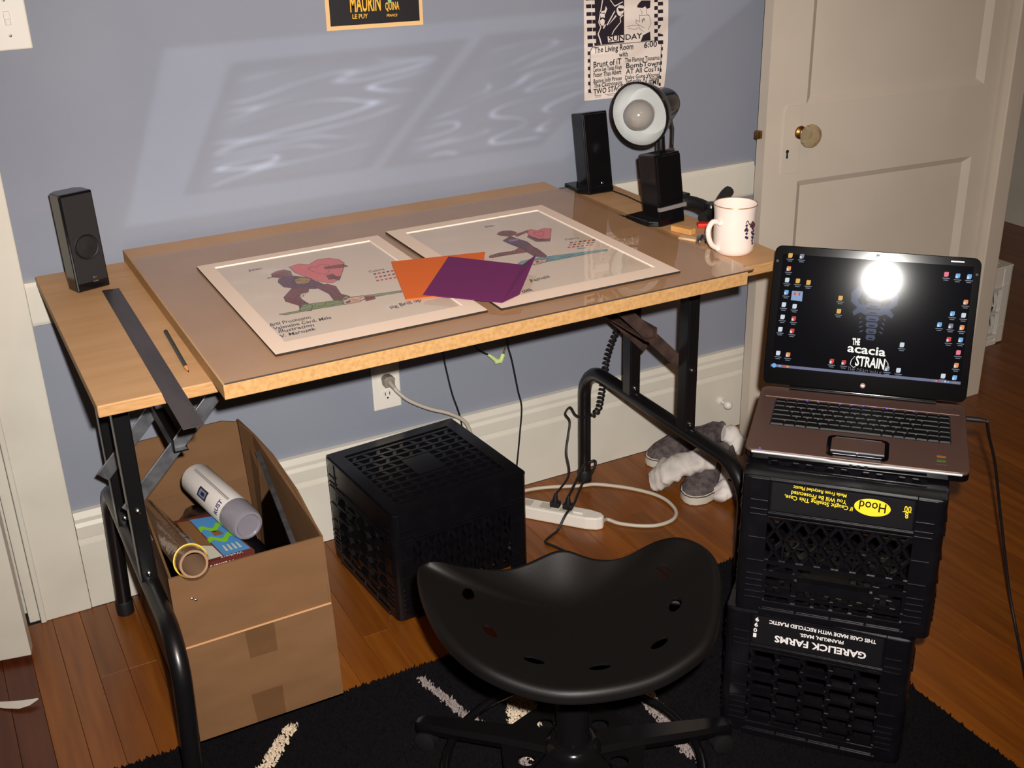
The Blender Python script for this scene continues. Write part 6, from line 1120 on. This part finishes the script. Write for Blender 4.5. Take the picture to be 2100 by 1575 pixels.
# ------------------------------------------------------------------ shoes and socks
M_suede = mat('grey_suede', (98, 88, 86), 0.85, spec=0.2, var=(70, (70, 62, 64), 0.4, 0.65), bump=(140, 0.3)); M_rub = mat('shoe_rubber', (196, 186, 172), 0.6); M_lin2 = mat('shoe_lining', (128, 136, 138), 0.8)
def shoe(label, toe, heel, toe_sole=True):
    toe, heel = Vector(toe + (0,)), Vector(heel + (0,)); Ls = (toe - heel).length; d = (toe - heel) / Ls
    t = thing('slip_on_shoe', label, 'shoe', heel, math.atan2(d.y, d.x), 'grey shoes by the table leg')
    prof_ = [(0.0, 0.020), (0.02, 0.031), (0.07, 0.034), (0.13, 0.036), (0.18, 0.044), (0.22, 0.044), (0.25, 0.034), (0.268, 0.016), (0.273, 0.0)]
    k_ = Ls / 0.273; out = [(x * k_, w) for x, w in prof_] + [(x * k_, -w) for x, w in prof_[:-1]][::-1]
    MB().prism(out, 0.0006, 0.026).build('rubber_sole', M_rub, t, local=True, smooth=True, bevel=0.003)
    sec = [(0.006, 0.022, 0.068), (0.03, 0.030, 0.075), (0.07, 0.033, 0.070), (0.12, 0.034, 0.078), (0.15, 0.037, 0.082), (0.19, 0.041, 0.066), (0.225, 0.040, 0.053), (0.252, 0.028, 0.044), (0.266, 0.010, 0.034)]
    b = MB(); n_ = 14; vs = []
    for x, w, h in sec:
        for k in range(n_ + 1):
            a_ = math.pi * k / n_; vs.append((x * k_, w * 1.02 * math.cos(a_) * (1 if True else 1), 0.022 + (h - 0.022) * math.sin(a_) ** 0.75))
    fs = [(i * (n_ + 1) + k, i * (n_ + 1) + k + 1, (i + 1) * (n_ + 1) + k + 1, (i + 1) * (n_ + 1) + k) for i in range(len(sec) - 1) for k in range(n_) if not (i in (0, 1, 2) and 3 < k < 10)]
    fs += [tuple(range(n_ + 1)), tuple((len(sec) - 1) * (n_ + 1) + k for k in range(n_ + 1))]
    b.add(vs, fs); u_ = b.build('upper', M_suede, t, local=True, smooth=True, ang=80); so = u_.modifiers.new('thick', 'SOLIDIFY'); so.thickness = 0.003; so.offset = -1
    MB().prism([(x * 0.9 + 0.01, w * 0.85) for x, w in out], 0.0262, 0.0285).build('insole', M_lin2, t, local=True)
    MB().tube([(x * k_, w + 0.0006, 0.024) for x, w in prof_] + [(x * k_, -w - 0.0006, 0.024) for x, w in prof_[:-1]][::-1], 0.0013, 6, closed=True).build('sole_stripe', M_ink, t, local=True)
    MB().box(-0.004 + 0.0, 0.002, -0.012, 0.012, 0.006, 0.020).build('heel_tab', M_ink, t, local=True)
    return t
shoe('grey suede slip-on shoe nearest the baseboard, toe to the left', (1.966, -0.092), (2.222, -0.088))
shoe('grey suede slip-on shoe lying in front, white rubber toe towards the stool', (1.942, -0.318), (2.165, -0.180))
M_sock = mat('white_sock', (206, 196, 188), 0.95, spec=0.1, var=(26, (176, 168, 166), 0.45, 0.75), bump=(120, 0.4)); M_sock2 = mat('bright_sock', (226, 216, 210), 0.95, spec=0.1, bump=(120, 0.3))
def sock(label, path, rad, m, flat, seed):
    P = smooth_path(path, 8); Rr = []
    n_ = len(P); k_ = len(rad)
    for i in range(n_):
        u = i / (n_ - 1) * (k_ - 1); j = min(int(u), k_ - 2); Rr.append(rad[j] * (1 - (u - j)) + rad[j + 1] * (u - j))
    b = MB().tube(P, Rr, 18, sx=0.62); out = []
    for i, p in enumerate(b.v):
        c = P[min(i // 18, n_ - 1)]; v = Vector(p) - c
        w = 1 + 0.30 * noise.noise(Vector(p) * 42 + Vector((seed, 0, 0))) + 0.16 * noise.noise(Vector(p) * 105 + Vector((seed, 3, 0)))
        q_ = c + v * w; q_.z = max(q_.z, 0.001); out.append(tuple(q_))
    b.v = out; o = b.build('sock', m, smooth=True, ang=80, origin=P[0]); o['label'] = label; o['category'] = 'sock'; o['group'] = 'crumpled white socks'
    return o
s1 = sock('crumpled greyish sock draped across both shoes to the floor at left', [(1.926, -0.196, 0.020), (1.938, -0.214, 0.042), (1.955, -0.228, 0.058), (1.990, -0.240, 0.072), (2.022, -0.255, 0.080), (2.050, -0.275, 0.074)], [0.040, 0.050, 0.046, 0.040, 0.042, 0.030], M_sock, 0, 1)
s2 = sock('white sock with a small black tick mark beside the table leg', [(2.092, -0.240, 0.055), (2.082, -0.285, 0.040), (2.060, -0.315, 0.030), (2.032, -0.340, 0.026), (2.010, -0.352, 0.018)], [0.026, 0.034, 0.036, 0.034, 0.022], M_sock2, 0, 5)
s3 = sock('bunched end of a white sock lying behind the table leg near the door', [(2.150, -0.175, 0.088), (2.172, -0.185, 0.075), (2.190, -0.198, 0.05), (2.196, -0.205, 0.03)], [0.022, 0.028, 0.026, 0.016], M_sock2, 0, 9)
# black tick on the sock, laid on its camera side
b = MB(); tk = [(-0.016, 0.006), (-0.010, 0.011), (-0.003, 0.009), (0.010, -0.014), (0.007, -0.016), (-0.004, 0.003), (-0.010, 0.006), (-0.014, 0.003)]
cen = Vector((2.047, -0.352, 0.050)); nrm = (CAMP - cen).normalized(); rt = Vector((0, 0, 1)).cross(nrm).normalized(); upv = nrm.cross(rt)
b.add([cen + rt * x + upv * y for x, y in tk] + [cen + rt * x + upv * y - nrm * 0.02 for x, y in tk], [tuple(range(8)), tuple(range(8, 16))[::-1]] + [(i, (i + 1) % 8, 8 + (i + 1) % 8, 8 + i) for i in range(8)])
b.build('tick_mark', M_ink, s2)
# scrap of paper on the dark boards at the left edge
b = MB(); pts = [(0.318, -0.255), (0.345, -0.272), (0.372, -0.288), (0.399, -0.300), (0.400, -0.304), (0.382, -0.312), (0.362, -0.309), (0.338, -0.290), (0.316, -0.268)]
b.add([(x, y, 0.0008 + 0.010 * (x - 0.316) / 0.084) for x, y in pts] + [(x, y, 0.0013 + 0.010 * (x - 0.316) / 0.084) for x, y in pts], [tuple(range(9)), tuple(range(9, 18))[::-1]] + [(i, (i + 1) % 9, 9 + (i + 1) % 9, 9 + i) for i in range(9)])
o = b.build('paper_scrap', M_white, origin=(0.316, -0.26, 0.0008)); o['label'] = 'curled scrap of white paper on the dark boards at the left edge'; o['category'] = 'paper'
